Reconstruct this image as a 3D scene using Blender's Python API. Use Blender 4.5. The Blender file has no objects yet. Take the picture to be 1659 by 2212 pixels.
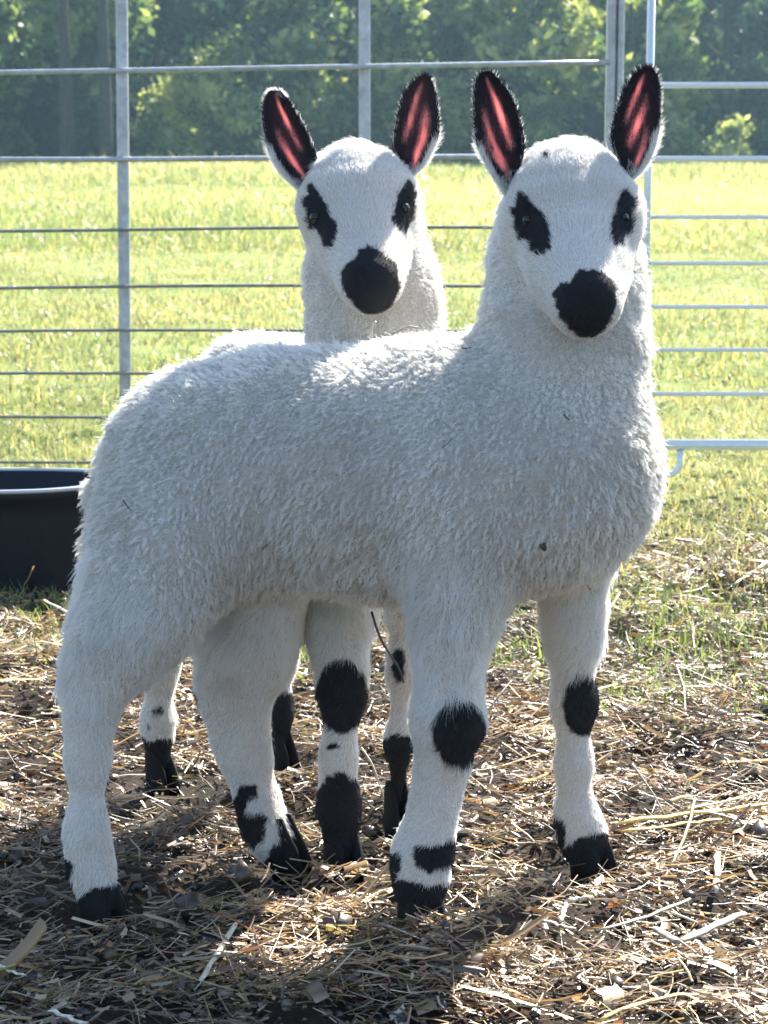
import bpy, bmesh, math, random
import numpy as np
from mathutils import Vector, Matrix
from mathutils.kdtree import KDTree

R = math.radians
scene = bpy.context.scene
COL = scene.collection
rng = np.random.default_rng(7)
random.seed(7)

# ------------------------------------------------------------------ camera
PITCH = R(9.8); CAM = np.array([0.0, 0.0, 0.62]); FPX = 4675.0
cd = bpy.data.cameras.new('camera'); cam = bpy.data.objects.new('camera', cd); COL.objects.link(cam)
cam.location = CAM; cam.rotation_euler = (math.pi/2 - PITCH, 0, 0)
cd.sensor_fit = 'VERTICAL'; cd.sensor_height = 36; cd.sensor_width = 27
cd.lens = 36*FPX/2212; cd.clip_start = 0.05; cd.clip_end = 2000
cd.dof.use_dof = True; cd.dof.focus_distance = 1.74; cd.dof.aperture_fstop = 25
scene.camera = cam

# ------------------------------------------------------------------ light
SUN_EL = R(40); SUN_AZ = R(28)            # azimuth to the right of the viewing direction (+Y)
w = bpy.data.worlds.new('World'); scene.world = w; w.use_nodes = True
nt = w.node_tree; bg = nt.nodes['Background']
sky = nt.nodes.new('ShaderNodeTexSky'); sky.sky_type = 'NISHITA'; sky.sun_disc = False
sky.sun_elevation = SUN_EL; sky.sun_rotation = SUN_AZ
nt.links.new(sky.outputs[0], bg.inputs[0]); bg.inputs[1].default_value = 0.09
sd = bpy.data.lights.new('sun', 'SUN'); sun = bpy.data.objects.new('sun', sd); COL.objects.link(sun)
sd.energy = 5.0; sd.angle = R(0.55); sd.color = (1, .95, .86)
sv = Vector((math.sin(SUN_AZ)*math.cos(SUN_EL), math.cos(SUN_AZ)*math.cos(SUN_EL), math.sin(SUN_EL)))
sun.rotation_euler = sv.to_track_quat('Z', 'Y').to_euler()
vs = scene.view_settings; vs.view_transform = 'Standard'; vs.look = 'None'; vs.gamma = 1
vs.exposure = 2.1; vs.use_curve_mapping = False
scene.render.engine = 'CYCLES'
cy = scene.cycles
cy.max_bounces = 8; cy.diffuse_bounces = 4; cy.glossy_bounces = 2; cy.transmission_bounces = 3
cy.volume_bounces = 0; cy.transparent_max_bounces = 8; cy.use_denoising = True
scene.cycles_curves.shape = 'RIBBONS'; scene.cycles_curves.subdivisions = 1
scene.render.hair_type = 'STRIP'

# ------------------------------------------------------------------ helpers
RIGHT = np.array([1.0, 0, 0]); FWD = np.array([0, math.cos(PITCH), -math.sin(PITCH)]); UP = np.array([0, math.sin(PITCH), math.cos(PITCH)])
def P(px, py, Y):
    """point of the photograph (1659x2212) at world distance Y; also metres per photo pixel there"""
    d = FWD + RIGHT*(px-829.5)/FPX + UP*(1106-py)/FPX
    s = Y/d[1]
    return CAM + d*s, s/FPX
def G(px, py, z=0.0):
    d = FWD + RIGHT*(px-829.5)/FPX + UP*(1106-py)/FPX
    s = (z-CAM[2])/d[2]
    return CAM + d*s, s/FPX
def proj(V):
    q = V - CAM
    dep = q@FWD
    return 829.5 + FPX*(q@RIGHT)/dep, 1106 - FPX*(q@UP)/dep

LAT = rng.random((32, 32, 32)).astype(np.float32)
def noise(p, scale, off=0.0):
    q = np.asarray(p, dtype=np.float64)/scale + off + 500.37
    i = np.floor(q).astype(int); f = (q-i); f = f*f*(3-2*f)
    i0 = i & 31; i1 = (i+1) & 31
    r = 0
    for a in (0, 1):
        for b in (0, 1):
            for c in (0, 1):
                wgt = (f[:, 0] if a else 1-f[:, 0])*(f[:, 1] if b else 1-f[:, 1])*(f[:, 2] if c else 1-f[:, 2])
                r = r + wgt*LAT[(i1 if a else i0)[:, 0], (i1 if b else i0)[:, 1], (i1 if c else i0)[:, 2]]
    return r*2-1
def noise2(x, y, scale, off=0.0):
    return noise(np.stack([x, y, np.zeros_like(x)], 1), scale, off)
def sstep(a, b, x):
    t = np.clip((x-a)/(b-a), 0, 1); return t*t*(3-2*t)
def in_poly(x, y, poly):
    inside = np.zeros(len(x), bool); n = len(poly); j = n-1
    for i in range(n):
        xi, yi = poly[i]; xj, yj = poly[j]
        if yi != yj:
            c = ((yi > y) != (yj > y)) & (x < (xj-xi)*(y-yi)/(yj-yi)+xi)
            inside ^= c
        j = i
    return inside

def mesh_obj(name, V, F, mat, parent=None, smooth=False, attrs=None):
    """F: (n,3)/(n,4) array"""
    me = bpy.data.meshes.new(name)
    V = np.ascontiguousarray(V, dtype=np.float32); F = np.ascontiguousarray(F, dtype=np.int32)
    me.vertices.add(len(V)); me.vertices.foreach_set('co', V.ravel())
    k = F.shape[1]
    me.loops.add(F.size); me.loops.foreach_set('vertex_index', F.ravel())
    me.polygons.add(len(F)); me.polygons.foreach_set('loop_start', np.arange(0, F.size, k, dtype=np.int32))
    me.polygons.foreach_set('loop_total', np.full(len(F), k, dtype=np.int32))
    if smooth: me.polygons.foreach_set('use_smooth', np.ones(len(F), bool))
    me.update(calc_edges=True)
    for an, (dom, arr) in (attrs or {}).items():
        arr = np.asarray(arr, dtype=np.float32)
        if arr.ndim == 1:
            a = me.attributes.new(an, 'FLOAT', dom); a.data.foreach_set('value', arr)
        else:
            a = me.attributes.new(an, 'FLOAT_COLOR', dom)
            c = np.ones((len(arr), 4), np.float32); c[:, :3] = arr[:, :3]; a.data.foreach_set('color', c.ravel())
    for m in (mat if isinstance(mat, (list, tuple)) else [mat]): me.materials.append(m)
    o = bpy.data.objects.new(name, me); COL.objects.link(o)
    if parent is not None: o.parent = parent; o.matrix_parent_inverse = parent.matrix_world.inverted()
    return o
def tag(o, label=None, cat=None, group=None, kind=None):
    if label: o['label'] = label
    if cat: o['category'] = cat
    if group: o['group'] = group
    if kind: o['kind'] = kind
    return o
def empty(name, loc):
    o = bpy.data.objects.new(name, None); COL.objects.link(o); o.location = loc; o.empty_display_size = .05
    bpy.context.view_layer.update(); return o

def tube_data(pts, rad, n=10, cap=True):
    pts = np.asarray(pts, float); m = len(pts)
    rad = np.full(m, rad) if np.isscalar(rad) else np.asarray(rad, float)
    T = np.gradient(pts, axis=0); T /= np.linalg.norm(T, axis=1)[:, None]
    ref = np.array([0, 0, 1.0]) if abs(T[0][2]) < .9 else np.array([0, 1.0, 0])
    V = []; F = []
    for i in range(m):
        a = np.cross(T[i], ref); a /= np.linalg.norm(a); b = np.cross(T[i], a)
        for k in range(n):
            t = 2*math.pi*k/n; V.append(pts[i] + rad[i]*(a*math.cos(t)+b*math.sin(t)))
    for i in range(m-1):
        for k in range(n):
            F.append((i*n+k, i*n+(k+1) % n, (i+1)*n+(k+1) % n, (i+1)*n+k))
    if cap:
        V.append(pts[0]); V.append(pts[-1]); c0 = len(V)-2; c1 = len(V)-1
        for k in range(n):
            F.append((c0, (k+1) % n, k, k)); F.append((c1, (m-1)*n+k, (m-1)*n+(k+1) % n, (m-1)*n+(k+1) % n))
    return V, F
def tube(name, pts, rad, mat, parent=None, n=10, smooth=True):
    V, F = tube_data(pts, rad, n)
    me = bpy.data.meshes.new(name)
    F = [tuple(dict.fromkeys(f)) for f in F]
    me.from_pydata([tuple(v) for v in V], [], F); me.update()
    if smooth: me.polygons.foreach_set('use_smooth', [True]*len(me.polygons))
    me.materials.append(mat)
    o = bpy.data.objects.new(name, me); COL.objects.link(o)
    if parent is not None: o.parent = parent; o.matrix_parent_inverse = parent.matrix_world.inverted()
    return o

# ------------------------------------------------------------------ materials
class NB:
    def __init__(s, name):
        s.m = bpy.data.materials.new(name); s.m.use_nodes = True; s.t = s.m.node_tree; s.t.nodes.clear()
        s.out = s.t.nodes.new('ShaderNodeOutputMaterial')
    def n(s, typ, **kw):
        nd = s.t.nodes.new(typ)
        for k, v in kw.items():
            if k == 'inp':
                for a, b in v.items():
                    if isinstance(b, bpy.types.NodeSocket): s.t.links.new(b, nd.inputs[a])
                    else: nd.inputs[a].default_value = b
            else: setattr(nd, k, v)
        return nd
    def link(s, a, b): s.t.links.new(a, b)
    def surf(s, sh): s.link(sh, s.out.inputs['Surface']); return s.m
    def attr(s, name): return s.n('ShaderNodeAttribute', attribute_name=name)
    def noise(s, scale, detail=4, rough=.6, vec=None):
        nd = s.n('ShaderNodeTexNoise', inp={'Scale': scale, 'Detail': detail, 'Roughness': rough})
        if vec is None: vec = s.n('ShaderNodeTexCoord').outputs['Object']
        s.link(vec, nd.inputs['Vector']); return nd
    def ramp(s, fac, stops):
        nd = s.n('ShaderNodeValToRGB'); s.link(fac, nd.inputs[0]); e = nd.color_ramp.elements
        while len(e) < len(stops): e.new(.5)
        for i, (p, c) in enumerate(stops): e[i].position = p; e[i].color = (*c, 1)
        return nd.outputs[0]
    def mixc(s, fac, a, b, mode='MIX'):
        nd = s.n('ShaderNodeMix', data_type='RGBA', blend_type=mode)
        for i, v in ((0, fac), (6, a), (7, b)):
            if isinstance(v, bpy.types.NodeSocket): s.link(v, nd.inputs[i])
            else: nd.inputs[i].default_value = v if i == 0 else (*v, 1)
        return nd.outputs[2]
    def bump(s, h, strength, dist):
        nd = s.n('ShaderNodeBump', inp={'Height': h, 'Strength': strength, 'Distance': dist}); return nd.outputs[0]

def mat_hair(name, dark, light, transl, gloss):
    b = NB(name); a = b.attr('tint')
    c = b.mixc(a.outputs['Fac'], dark, light)
    d = b.n('ShaderNodeBsdfDiffuse', inp={'Color': c})
    t = b.n('ShaderNodeBsdfTranslucent', inp={'Color': c})
    m = b.n('ShaderNodeMixShader', inp={0: transl, 1: d.outputs[0], 2: t.outputs[0]})
    g = b.n('ShaderNodeBsdfGlossy', inp={'Color': (1, 1, 1, 1), 'Roughness': .45})
    m2 = b.n('ShaderNodeMixShader', inp={0: gloss, 1: m.outputs[0], 2: g.outputs[0]})
    return b.surf(m2.outputs[0])
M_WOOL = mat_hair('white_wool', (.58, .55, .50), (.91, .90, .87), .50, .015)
M_SHORT = mat_hair('white_short_hair', (.66, .63, .57), (.90, .89, .87), .50, .02)
M_BLACK = mat_hair('black_hair', (.006, .007, .010), (.020, .021, .026), .1, .03)

def mat_skin():
    b = NB('lamb_skin'); c = b.attr('skin').outputs['Color']; tr = b.attr('thin').outputs['Fac']
    nz = b.noise(900, 3); bp = b.bump(nz.outputs[0], .5, .002)
    p = b.n('ShaderNodeBsdfPrincipled', inp={'Base Color': c, 'Roughness': .75, 'Normal': bp}); p.inputs['Specular IOR Level'].default_value = .15
    t = b.n('ShaderNodeBsdfTranslucent', inp={'Color': c})
    m = b.n('ShaderNodeMixShader', inp={0: tr, 1: p.outputs[0], 2: t.outputs[0]})
    return b.surf(m.outputs[0])
M_SKIN = mat_skin()
def mat_simple(name, col, rough, spec=.5, metal=0, bump=None):
    b = NB(name)
    p = b.n('ShaderNodeBsdfPrincipled', inp={'Base Color': (*col, 1), 'Roughness': rough, 'Metallic': metal}); p.inputs['Specular IOR Level'].default_value = spec
    if bump: b.link(b.bump(b.noise(bump[0], 4).outputs[0], bump[1], bump[2]), p.inputs['Normal'])
    return b.surf(p.outputs[0])
M_EYE = mat_simple('eye', (.006, .005, .004), .22, .4)
M_HOOF = mat_simple('hoof_horn', (.005, .005, .006), .7, .2, 0, (300, .4, .002))
M_TROUGH = mat_simple('black_rubber', (.006, .008, .014), .6, .25, 0, (60, .3, .004))
M_RIM_HIGHLIGHT = mat_simple('trough_rim_highlight', (.42, .45, .48), .4, .5, .3, (80, .2, .002))  # pale tone stands in for the sunlit highlight on the black rim

def mat_galv(nm='galvanised_steel', A=(.26, .28, .31), B=(.44, .47, .51)):
    b = NB(nm); nz = b.noise(60, 5); nz2 = b.noise(9, 3)
    c = b.ramp(nz.outputs[0], [(.3, A), (.7, B)])
    c = b.mixc(b.ramp(nz2.outputs[0], [(.45, (0, 0, 0)), (.75, (.6, .6, .6))]), c, (.24, .22, .20))
    p = b.n('ShaderNodeBsdfPrincipled', inp={'Base Color': c, 'Roughness': .42, 'Metallic': .35, 'Normal': b.bump(nz.outputs[0], .2, .001)})
    return b.surf(p.outputs[0])
M_GALV = mat_galv()
M_ROD_BACKLIT = mat_galv('backlit_rod_shade', (.12, .125, .11), (.25, .26, .24))  # backlit shade put into the steel colour of the lower rods
M_GATE_SUNLIT = mat_simple('sunlit_galvanised_tube', (.62, .66, .70), .38, .5, .25, (70, .15, .001))  # lighter than the fence steel, sunlight on the tubes painted in

def mat_leafy(name, transl, rough=.5, gloss=.05, coln='col', tcol=(1.5, 1.35, .7)):
    b = NB(name); c = b.attr(coln).outputs['Color']
    d = b.n('ShaderNodeBsdfDiffuse', inp={'Color': c})
    tc = b.mixc(1.0, c, tcol, 'MULTIPLY')
    t = b.n('ShaderNodeBsdfTranslucent', inp={'Color': tc})
    m = b.n('ShaderNodeMixShader', inp={0: transl, 1: d.outputs[0], 2: t.outputs[0]})
    g = b.n('ShaderNodeBsdfGlossy', inp={'Color': (1, 1, 1, 1), 'Roughness': rough})
    m2 = b.n('ShaderNodeMixShader', inp={0: gloss, 1: m.outputs[0], 2: g.outputs[0]})
    return b.surf(m2.outputs[0])
M_STRAW = mat_leafy('straw', .30, .40, .06, tcol=(1.25, 1.1, .8))
M_GRASS = mat_leafy('grass_blades', .50, .40, .05, tcol=(1.7, 1.57, 1.15))
M_LEAF = mat_leafy('tree_leaves', .45, .5, .03, tcol=(1.8, 1.75, 1.15))
def mat_ground():
    b = NB('soil_and_turf')
    co = b.n('ShaderNodeNewGeometry').outputs['Position']
    n1 = b.noise(14, 8, .7, co); n2 = b.noise(130, 6, .75, co)
    soil = b.ramp(n2.outputs[0], [(.3, (.018, .014, .011)), (.55, (.055, .040, .028)), (.8, (.13, .095, .06))])
    soil = b.mixc(b.ramp(n1.outputs[0], [(.4, (0, 0, 0)), (.7, (.7, .7, .7))]), soil, (.030, .022, .018))
    g1 = b.noise(3.0, 8, .7, co); g2 = b.noise(.35, 5, .6, co)
    turf = b.ramp(g1.outputs[0], [(.3, (.07, .11, .024)), (.55, (.18, .23, .055)), (.75, (.28, .30, .10))])
    turf = b.mixc(b.ramp(g2.outputs[0], [(.4, (0, 0, 0)), (.65, (.55, .55, .55))]), turf, (.30, .31, .12))
    sep = b.n('ShaderNodeSeparateXYZ', inp={0: co})
    nn = b.noise(2.5, 3, .6, co)
    yy = b.n('ShaderNodeMath', operation='ADD', inp={0: sep.outputs[1], 1: nn.outputs[0]})
    mr = b.n('ShaderNodeMapRange', inp={0: yy.outputs[0], 1: 3.1, 2: 4.3})
    c = b.mixc(mr.outputs[0], soil, turf)
    p = b.n('ShaderNodeBsdfPrincipled', inp={'Base Color': c, 'Roughness': .9, 'Normal': b.bump(n2.outputs[0], .9, .012)}); p.inputs['Specular IOR Level'].default_value = .15
    return b.surf(p.outputs[0])
M_GROUND = mat_ground()
def mat_bark():
    b = NB('bark'); nz = b.noise(9, 8, .7)
    c = b.ramp(nz.outputs[0], [(.3, (.010, .009, .008)), (.7, (.045, .038, .030))])
    p = b.n('ShaderNodeBsdfPrincipled', inp={'Base Color': c, 'Roughness': .9, 'Normal': b.bump(nz.outputs[0], 1, .03)})
    return b.surf(p.outputs[0])
M_BARK = mat_bark()
def mat_stalk(name, a, c2):
    b = NB(name); nz = b.noise(220, 5, .65)
    c = b.ramp(nz.outputs[0], [(.32, a), (.68, c2)])
    p = b.n('ShaderNodeBsdfPrincipled', inp={'Base Color': c, 'Roughness': .5, 'Normal': b.bump(nz.outputs[0], .6, .001)})
    return b.surf(p.outputs[0])
M_ST_GOLD = mat_stalk('golden_stalk', (.42, .27, .06), (.72, .52, .15))
M_ST_PALE = mat_stalk('pale_stalk', (.36, .31, .23), (.62, .57, .46))
M_ST_GREY = mat_stalk('weathered_stalk', (.20, .165, .12), (.40, .34, .26))
M_TWIG = mat_stalk('dark_twig', (.03, .022, .016), (.10, .075, .05))

# ------------------------------------------------------------------ ground
FEET = [(212, 1975), (612, 1868), (906, 1975), (1268, 1862), (343, 1680), (610, 1650), (738, 1862), (858, 1778)]
FXY = [G(a, b)[0][:2] for a, b in FEET]
def ground_h(x, y):
    nearw = 1-sstep(4.5, 7, y)
    h = .016*noise2(x, y, .15, 3.1) + .014*noise2(x, y, .055, 9.7) + .005*noise2(x, y, .02, 4.4)
    h = h*(.35+.65*nearw) + .05*noise2(x, y, 4.0, 1.3)*sstep(6, 14, y)
    for f in FXY:
        g_ = np.exp(-(((x-f[0])**2+(y-f[1]+.01)**2)/.045**2)**2); h = h*(1-g_)-.006*g_
    return h
def grid_axis(a, b, fine0, fine1, fs, growth):
    xs = list(np.arange(fine0, fine1, fs)); s = fs
    while xs[-1] < b: s *= growth; xs.append(xs[-1]+s)
    s = fs
    while xs[0] > a: s *= growth; xs.insert(0, xs[0]-s)
    return np.array(xs)
gx = grid_axis(-320, 320, -1.3, 1.3, .010, 1.09); gy = grid_axis(-60, 420, 1.0, 4.3, .010, 1.07)
X, Y = np.meshgrid(gx, gy); X = X.ravel(); Y = Y.ravel()
Z = ground_h(X, Y)*np.where((abs(X) < 40) & (Y < 60), 1, 0) - .006
nx, ny = len(gx), len(gy)
ii = (np.arange(ny-1)[:, None]*nx + np.arange(nx-1)[None]).ravel()
mesh_o = mesh_obj('ground', np.stack([X, Y, Z], 1), np.stack([ii, ii+1, ii+nx+1, ii+nx], 1), M_GROUND, smooth=True)
tag(mesh_o, 'dark trampled soil of the pen running into a green field', kind='structure')

# ribbons: batches of thin bent blades / stalks
def ribbons(C, az, tilt, L, W, bend, fold, col, nseg=3, roll=None, taper=None):
    """C (n,3) start points; blades run along (az, tilt) and bend; returns V,F,colour"""
    n = len(C)
    d = np.stack([np.cos(az)*np.cos(tilt), np.sin(az)*np.cos(tilt), np.sin(tilt)], 1)
    side = np.stack([-np.sin(az), np.cos(az), np.zeros(n)], 1)
    nor = np.cross(side, d); nor *= -1
    nor = np.where(nor[:, 2:3] < 0, -nor, nor)
    if roll is not None:
        s2 = side*np.cos(roll)[:, None] + nor*np.sin(roll)[:, None]
        nor = -side*np.sin(roll)[:, None] + nor*np.cos(roll)[:, None]; side = s2
    V = np.zeros((n, nseg+1, 3, 3))
    for k in range(nseg+1):
        t = k/nseg
        c = C + d*(L*t)[:, None] + nor*(bend[:, 0]*L*t*t)[:, None] + side*(bend[:, 1]*L*t*t)[:, None]
        c[:, 2] += (bend[:, 2]*L*t*t)
        wd = W*(1 if taper is None else taper(t))
        V[:, k, 0] = c - side*(wd/2)[:, None]; V[:, k, 1] = c + nor*((fold or 0)*wd)[:, None]; V[:, k, 2] = c + side*(wd/2)[:, None]
    if fold is None:
        V = V[:, :, [0, 2]]
        base = (np.arange(n)*(nseg+1)*2)[:, None, None]
        q = [[k*2, k*2+1, k*2+3, k*2+2] for k in range(nseg)]
        return V.reshape(-1, 3), (base+np.array(q)[None]).reshape(-1, 4), np.repeat(col, (nseg+1)*2, axis=0)
    base = (np.arange(n)*(nseg+1)*3)[:, None, None]
    q = []
    for k in range(nseg):
        for s in (0, 1):
            q.append([k*3+s, k*3+s+1, (k+1)*3+s+1, (k+1)*3+s])
    F = (base + np.array(q)[None]).reshape(-1, 4)
    Cc = np.repeat(col, (nseg+1)*3, axis=0)
    return V.reshape(-1, 3), F, Cc
def scatter_region(n, y0, y1, margin=.35, power=1.0):
    """points over the wedge of ground that the photo and a step to its side can see"""
    u = rng.random(n*2)
    y = (y0**(2-power+1e-6) + u*(y1**(2-power+1e-6)-y0**(2-power+1e-6)))**(1/(2-power+1e-6))
    hw = .19*y + margin
    x = (rng.random(n*2)*2-1)*hw
    return x[:n], y[:n]

def clear_feet(x, y, r=.040):
    k = np.ones(len(x), bool)
    for f in FXY: k &= np.hypot(x-f[0], y-f[1]+.008) > r
    return k
# straw litter ------------------------------------------------------
def straw_batch(n, y0, y1, Lm, Wm, zlift, pal, nseg=3, hi=.35):
    x, y = scatter_region(n, y0, y1)
    dens = .46 + .80*noise2(x, y, .09, 7.7) + .75*noise2(x, y, .035, 2.7)
    edge = 1-sstep(2.7, 3.25, y + .35*noise2(x, y, .35, 5.5) + .25*sstep(.1, .6, x)*0)
    keep = (rng.random(n) < np.clip(dens, .17, 1)*np.clip(edge, .10, 1)) & clear_feet(x, y)
    x = x[keep]; y = y[keep]; n = len(x)
    L = Lm*np.exp(rng.normal(0, .5, n)); W = Wm*np.exp(rng.normal(0, .4, n))
    az = rng.normal(0, .75, n) + .8*noise2(x, y, .09, 1.9)
    tilt = rng.normal(.03, .24, n)
    z = ground_h(x, y) + rng.random(n)**1.6*zlift + .003
    C = np.stack([x, y, z], 1) - np.stack([np.cos(az), np.sin(az), np.tan(tilt)], 1)*(L/2)[:, None]
    C[:, 2] = np.maximum(C[:, 2], ground_h(C[:, 0], C[:, 1])-.002)
    bend = np.stack([rng.normal(0, .12, n), rng.normal(0, .2, n), rng.normal(-.05, .08, n)], 1)
    idx = rng.choice(len(pal), n, p=[p[1] for p in pal])
    base = np.array([p[0] for p in pal])[idx]
    blot = .75+.45*noise2(x, y, .2, 8.8)
    col = base*np.array([1.0, .95, .87])*(.40+.75*rng.random((n, 1)))*np.clip(blot, .5, 1.2)[:, None]
    return ribbons(C, az, tilt, L, W, bend, .35 if Lm > .01 else None, col, nseg, roll=rng.normal(0, .6, n))
PAL = [((.40, .28, .15), .24), ((.54, .43, .28), .17), ((.22, .14, .085), .22), ((.68, .60, .46), .09), ((.09, .062, .045), .19), ((.30, .28, .11), .05), ((.33, .16, .10), .04)]
parts = [straw_batch(105000, 1.25, 3.6, .019, .0010, .011, PAL, nseg=2),
         straw_batch(12000, 1.25, 3.5, .034, .0017, .015, PAL),
         straw_batch(110000, 1.25, 3.7, .0080, .0021, .009, PAL, nseg=2),
         straw_batch(350, 1.25, 3.2, .060, .0028, .018, PAL, nseg=5),
         straw_batch(3500, 1.25, 3.5, .011, .0050, .012, PAL, nseg=3)]
def join(parts):
    off = 0; Vs = []; Fs = []; Cs = []
    for V, F, C in parts: Vs.append(V); Fs.append(F+off); Cs.append(C); off += len(V)
    return np.concatenate(Vs), np.concatenate(Fs), np.concatenate(Cs)
V, F, C = join(parts)
o = mesh_obj('straw_litter', V, F, M_STRAW, attrs={'col': ('POINT', C)})
tag(o, 'trampled straw and hay litter strewn over the dark soil', 'straw litter', kind='stuff')

# crumbs: dung pellets, clods and pale chips
def crumbs(n, y0, y1, size, cols, probs, flat=.7):
    x, y = scatter_region(n, y0, y1)
    z = ground_h(x, y) + .004
    base = np.array([[1, 0, 0], [0, 1, 0], [-1, 0, 0], [0, -1, 0], [0, 0, 1], [0, 0, -1], [.6, .6, .55], [-.6, -.6, .5]], float)
    f = np.array([[0, 6, 4], [6, 1, 4], [1, 2, 4], [2, 7, 4], [7, 3, 4], [3, 0, 4], [1, 0, 5], [2, 1, 5], [3, 2, 5], [0, 3, 5], [0, 1, 6], [2, 3, 7]])
    s = size*np.exp(rng.normal(0, .45, n)); a = rng.random(n)*6.28
    S = s[:, None, None]*np.array([1, .75, flat])[None, None]*(1+rng.normal(0, .16, (n, 8, 3)))
    B = base[None]*S
    ca, sa = np.cos(a)[:, None], np.sin(a)[:, None]
    V = np.stack([B[..., 0]*ca-B[..., 1]*sa, B[..., 0]*sa+B[..., 1]*ca, B[..., 2]], -1) + np.stack([x, y, z], 1)[:, None]
    F = (np.arange(n)[:, None, None]*8 + f[None]).reshape(-1, 3)
    col = np.array(cols)[rng.choice(len(cols), n, p=probs)]*(.7+.6*rng.random((n, 1)))
    return V.reshape(-1, 3), F, np.repeat(col, 8, axis=0)
p1 = crumbs(16000, 1.25, 3.6, .0024, [(.05, .036, .026), (.16, .12, .08), (.02, .018, .018)], [.5, .3, .2])
p3 = crumbs(500, 1.25, 3.3, .0052, [(.035, .026, .020), (.07, .05, .035)], [.6, .4])
p2 = crumbs(900, 1.25, 3.2, .0026, [(.62, .58, .50), (.45, .33, .24)], [.6, .4])
V, F, C = join([p1, p2, p3])
o = mesh_obj('soil_crumbs', V, F, M_STRAW, attrs={'col': ('POINT', C)})
tag(o, 'dark soil crumbs, droppings and pale chips among the straw', 'soil crumbs', kind='stuff')

# grass --------------------------------------------------------------
def grass_batch(n, y0, y1, H, W, dens_fn, margin=.4, nseg=3, warm=0.0, power=1.0, droop=.35):
    x, y = scatter_region(n, y0, y1, margin, power)
    keep = rng.random(n) < dens_fn(x, y)
    x = x[keep]; y = y[keep]; n = len(x)
    L = H*np.exp(rng.normal(0, .35, n))*(.8+.5*noise2(x, y, max(.12, .03*y0*3), 6.6)); L = np.maximum(L, H*.3)
    Wd = W*np.exp(rng.normal(0, .3, n))
    az = rng.random(n)*6.283; tilt = R(90)-abs(rng.normal(0, .55, n)); tilt = np.maximum(tilt, .15)
    C = np.stack([x, y, ground_h(x, y)-.004], 1)
    bend = np.stack([rng.normal(0, .1, n), rng.normal(0, .25, n), -abs(rng.normal(droop, .2, n))], 1)
    big = noise2(x, y, .9 if y0 < 10 else 5, 12.1)
    mix = np.clip(.45+.5*big+rng.normal(0, .22, n), 0, 1)[:, None]
    col = (1-mix)*np.array([.085, .125, .045]) + mix*np.array([.27, .26, .135])
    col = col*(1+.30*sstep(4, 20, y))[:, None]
    dry = (rng.random(n) < .06+warm)[:, None]
    col = np.where(dry, np.array([.36, .31, .14])*(.7+.5*rng.random((n, 1))), col)
    return ribbons(C, az, tilt, L, Wd, bend, .25 if y0 < 4 else None, col, nseg, roll=rng.normal(0, .5, n), taper=lambda t: (1-t)**.6*.95+.05)
def d_near(x, y):
    base = sstep(2.75, 3.5, y + .55*noise2(x, y, .28, 5.5) + .45*sstep(.05, .40, x)*sstep(2.1, 2.6, y))
    tuft = sstep(.45, .8, noise2(x, y, .10, 15.5))*sstep(2.25, 2.8, y)*.7
    for (a, b, r_) in ((1080, 1425, .06), (395, 1400, .08), (1450, 1400, .14), (1620, 1385, .16), (1540, 1500, .08), (110, 1385, .09), (640, 1430, .05)):
        q = G(a, b)[0]; tuft = np.maximum(tuft, .75*np.exp(-((x-q[0])**2+((y-q[1])*.8)**2)/r_**2)*(.6+.4*noise2(x, y, .04, 2.2)))
    return np.clip(np.maximum(base, tuft), 0, 1)
gp = [grass_batch(60000, 2.2, 5.2, .030, .0028, d_near),
      grass_batch(95000, 5.0, 13, .036, .0050, lambda x, y: .35+.65*sstep(-.5, .3, noise2(x, y, .25, 3.9)), .8, 3, .03),
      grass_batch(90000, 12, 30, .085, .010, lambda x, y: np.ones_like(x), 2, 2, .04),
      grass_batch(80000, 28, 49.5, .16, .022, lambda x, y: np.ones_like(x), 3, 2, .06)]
def grass_patches():
    xs, ys = [], []
    for (a, b, r_, n) in ((1080, 1425, .05, 420), (390, 1395, .07, 500), (1440, 1395, .10, 700), (1620, 1380, .12, 900), (1530, 1500, .06, 260), (110, 1385, .08, 400), (640, 1425, .04, 250), (1350, 1300, .10, 900), (60, 1300, .10, 700), (1360, 1520, .05, 220)):
        q = G(a, b)[0]; xs.append(q[0]+rng.normal(0, r_, n)); ys.append(q[1]+rng.normal(0, r_*1.0, n))
    x = np.concatenate(xs); y = np.concatenate(ys); n = len(x)
    L = .022*np.exp(rng.normal(0, .35, n)); Wd = .0027*np.exp(rng.normal(0, .3, n)); C = np.stack([x, y, ground_h(x, y)], 1)
    mix = rng.random((n, 1)); col = (1-mix)*np.array([.06, .11, .03])+mix*np.array([.20, .24, .08])
    return ribbons(C, rng.random(n)*6.283, R(90)-abs(rng.normal(0, .6, n)), L, Wd, np.stack([rng.normal(0, .1, n), rng.normal(0, .25, n), -abs(rng.normal(.35, .2, n))], 1), .25, col, 3, roll=rng.normal(0, .5, n), taper=lambda t: (1-t)**.6*.95+.05)
gp.append(grass_patches())
V, F, C = join(gp)
o = mesh_obj('grass', V, F, M_GRASS, attrs={'col': ('POINT', C)})
tag(o, 'sunlit green grass beyond and under the metal fence', 'grass', kind='stuff')

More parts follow.
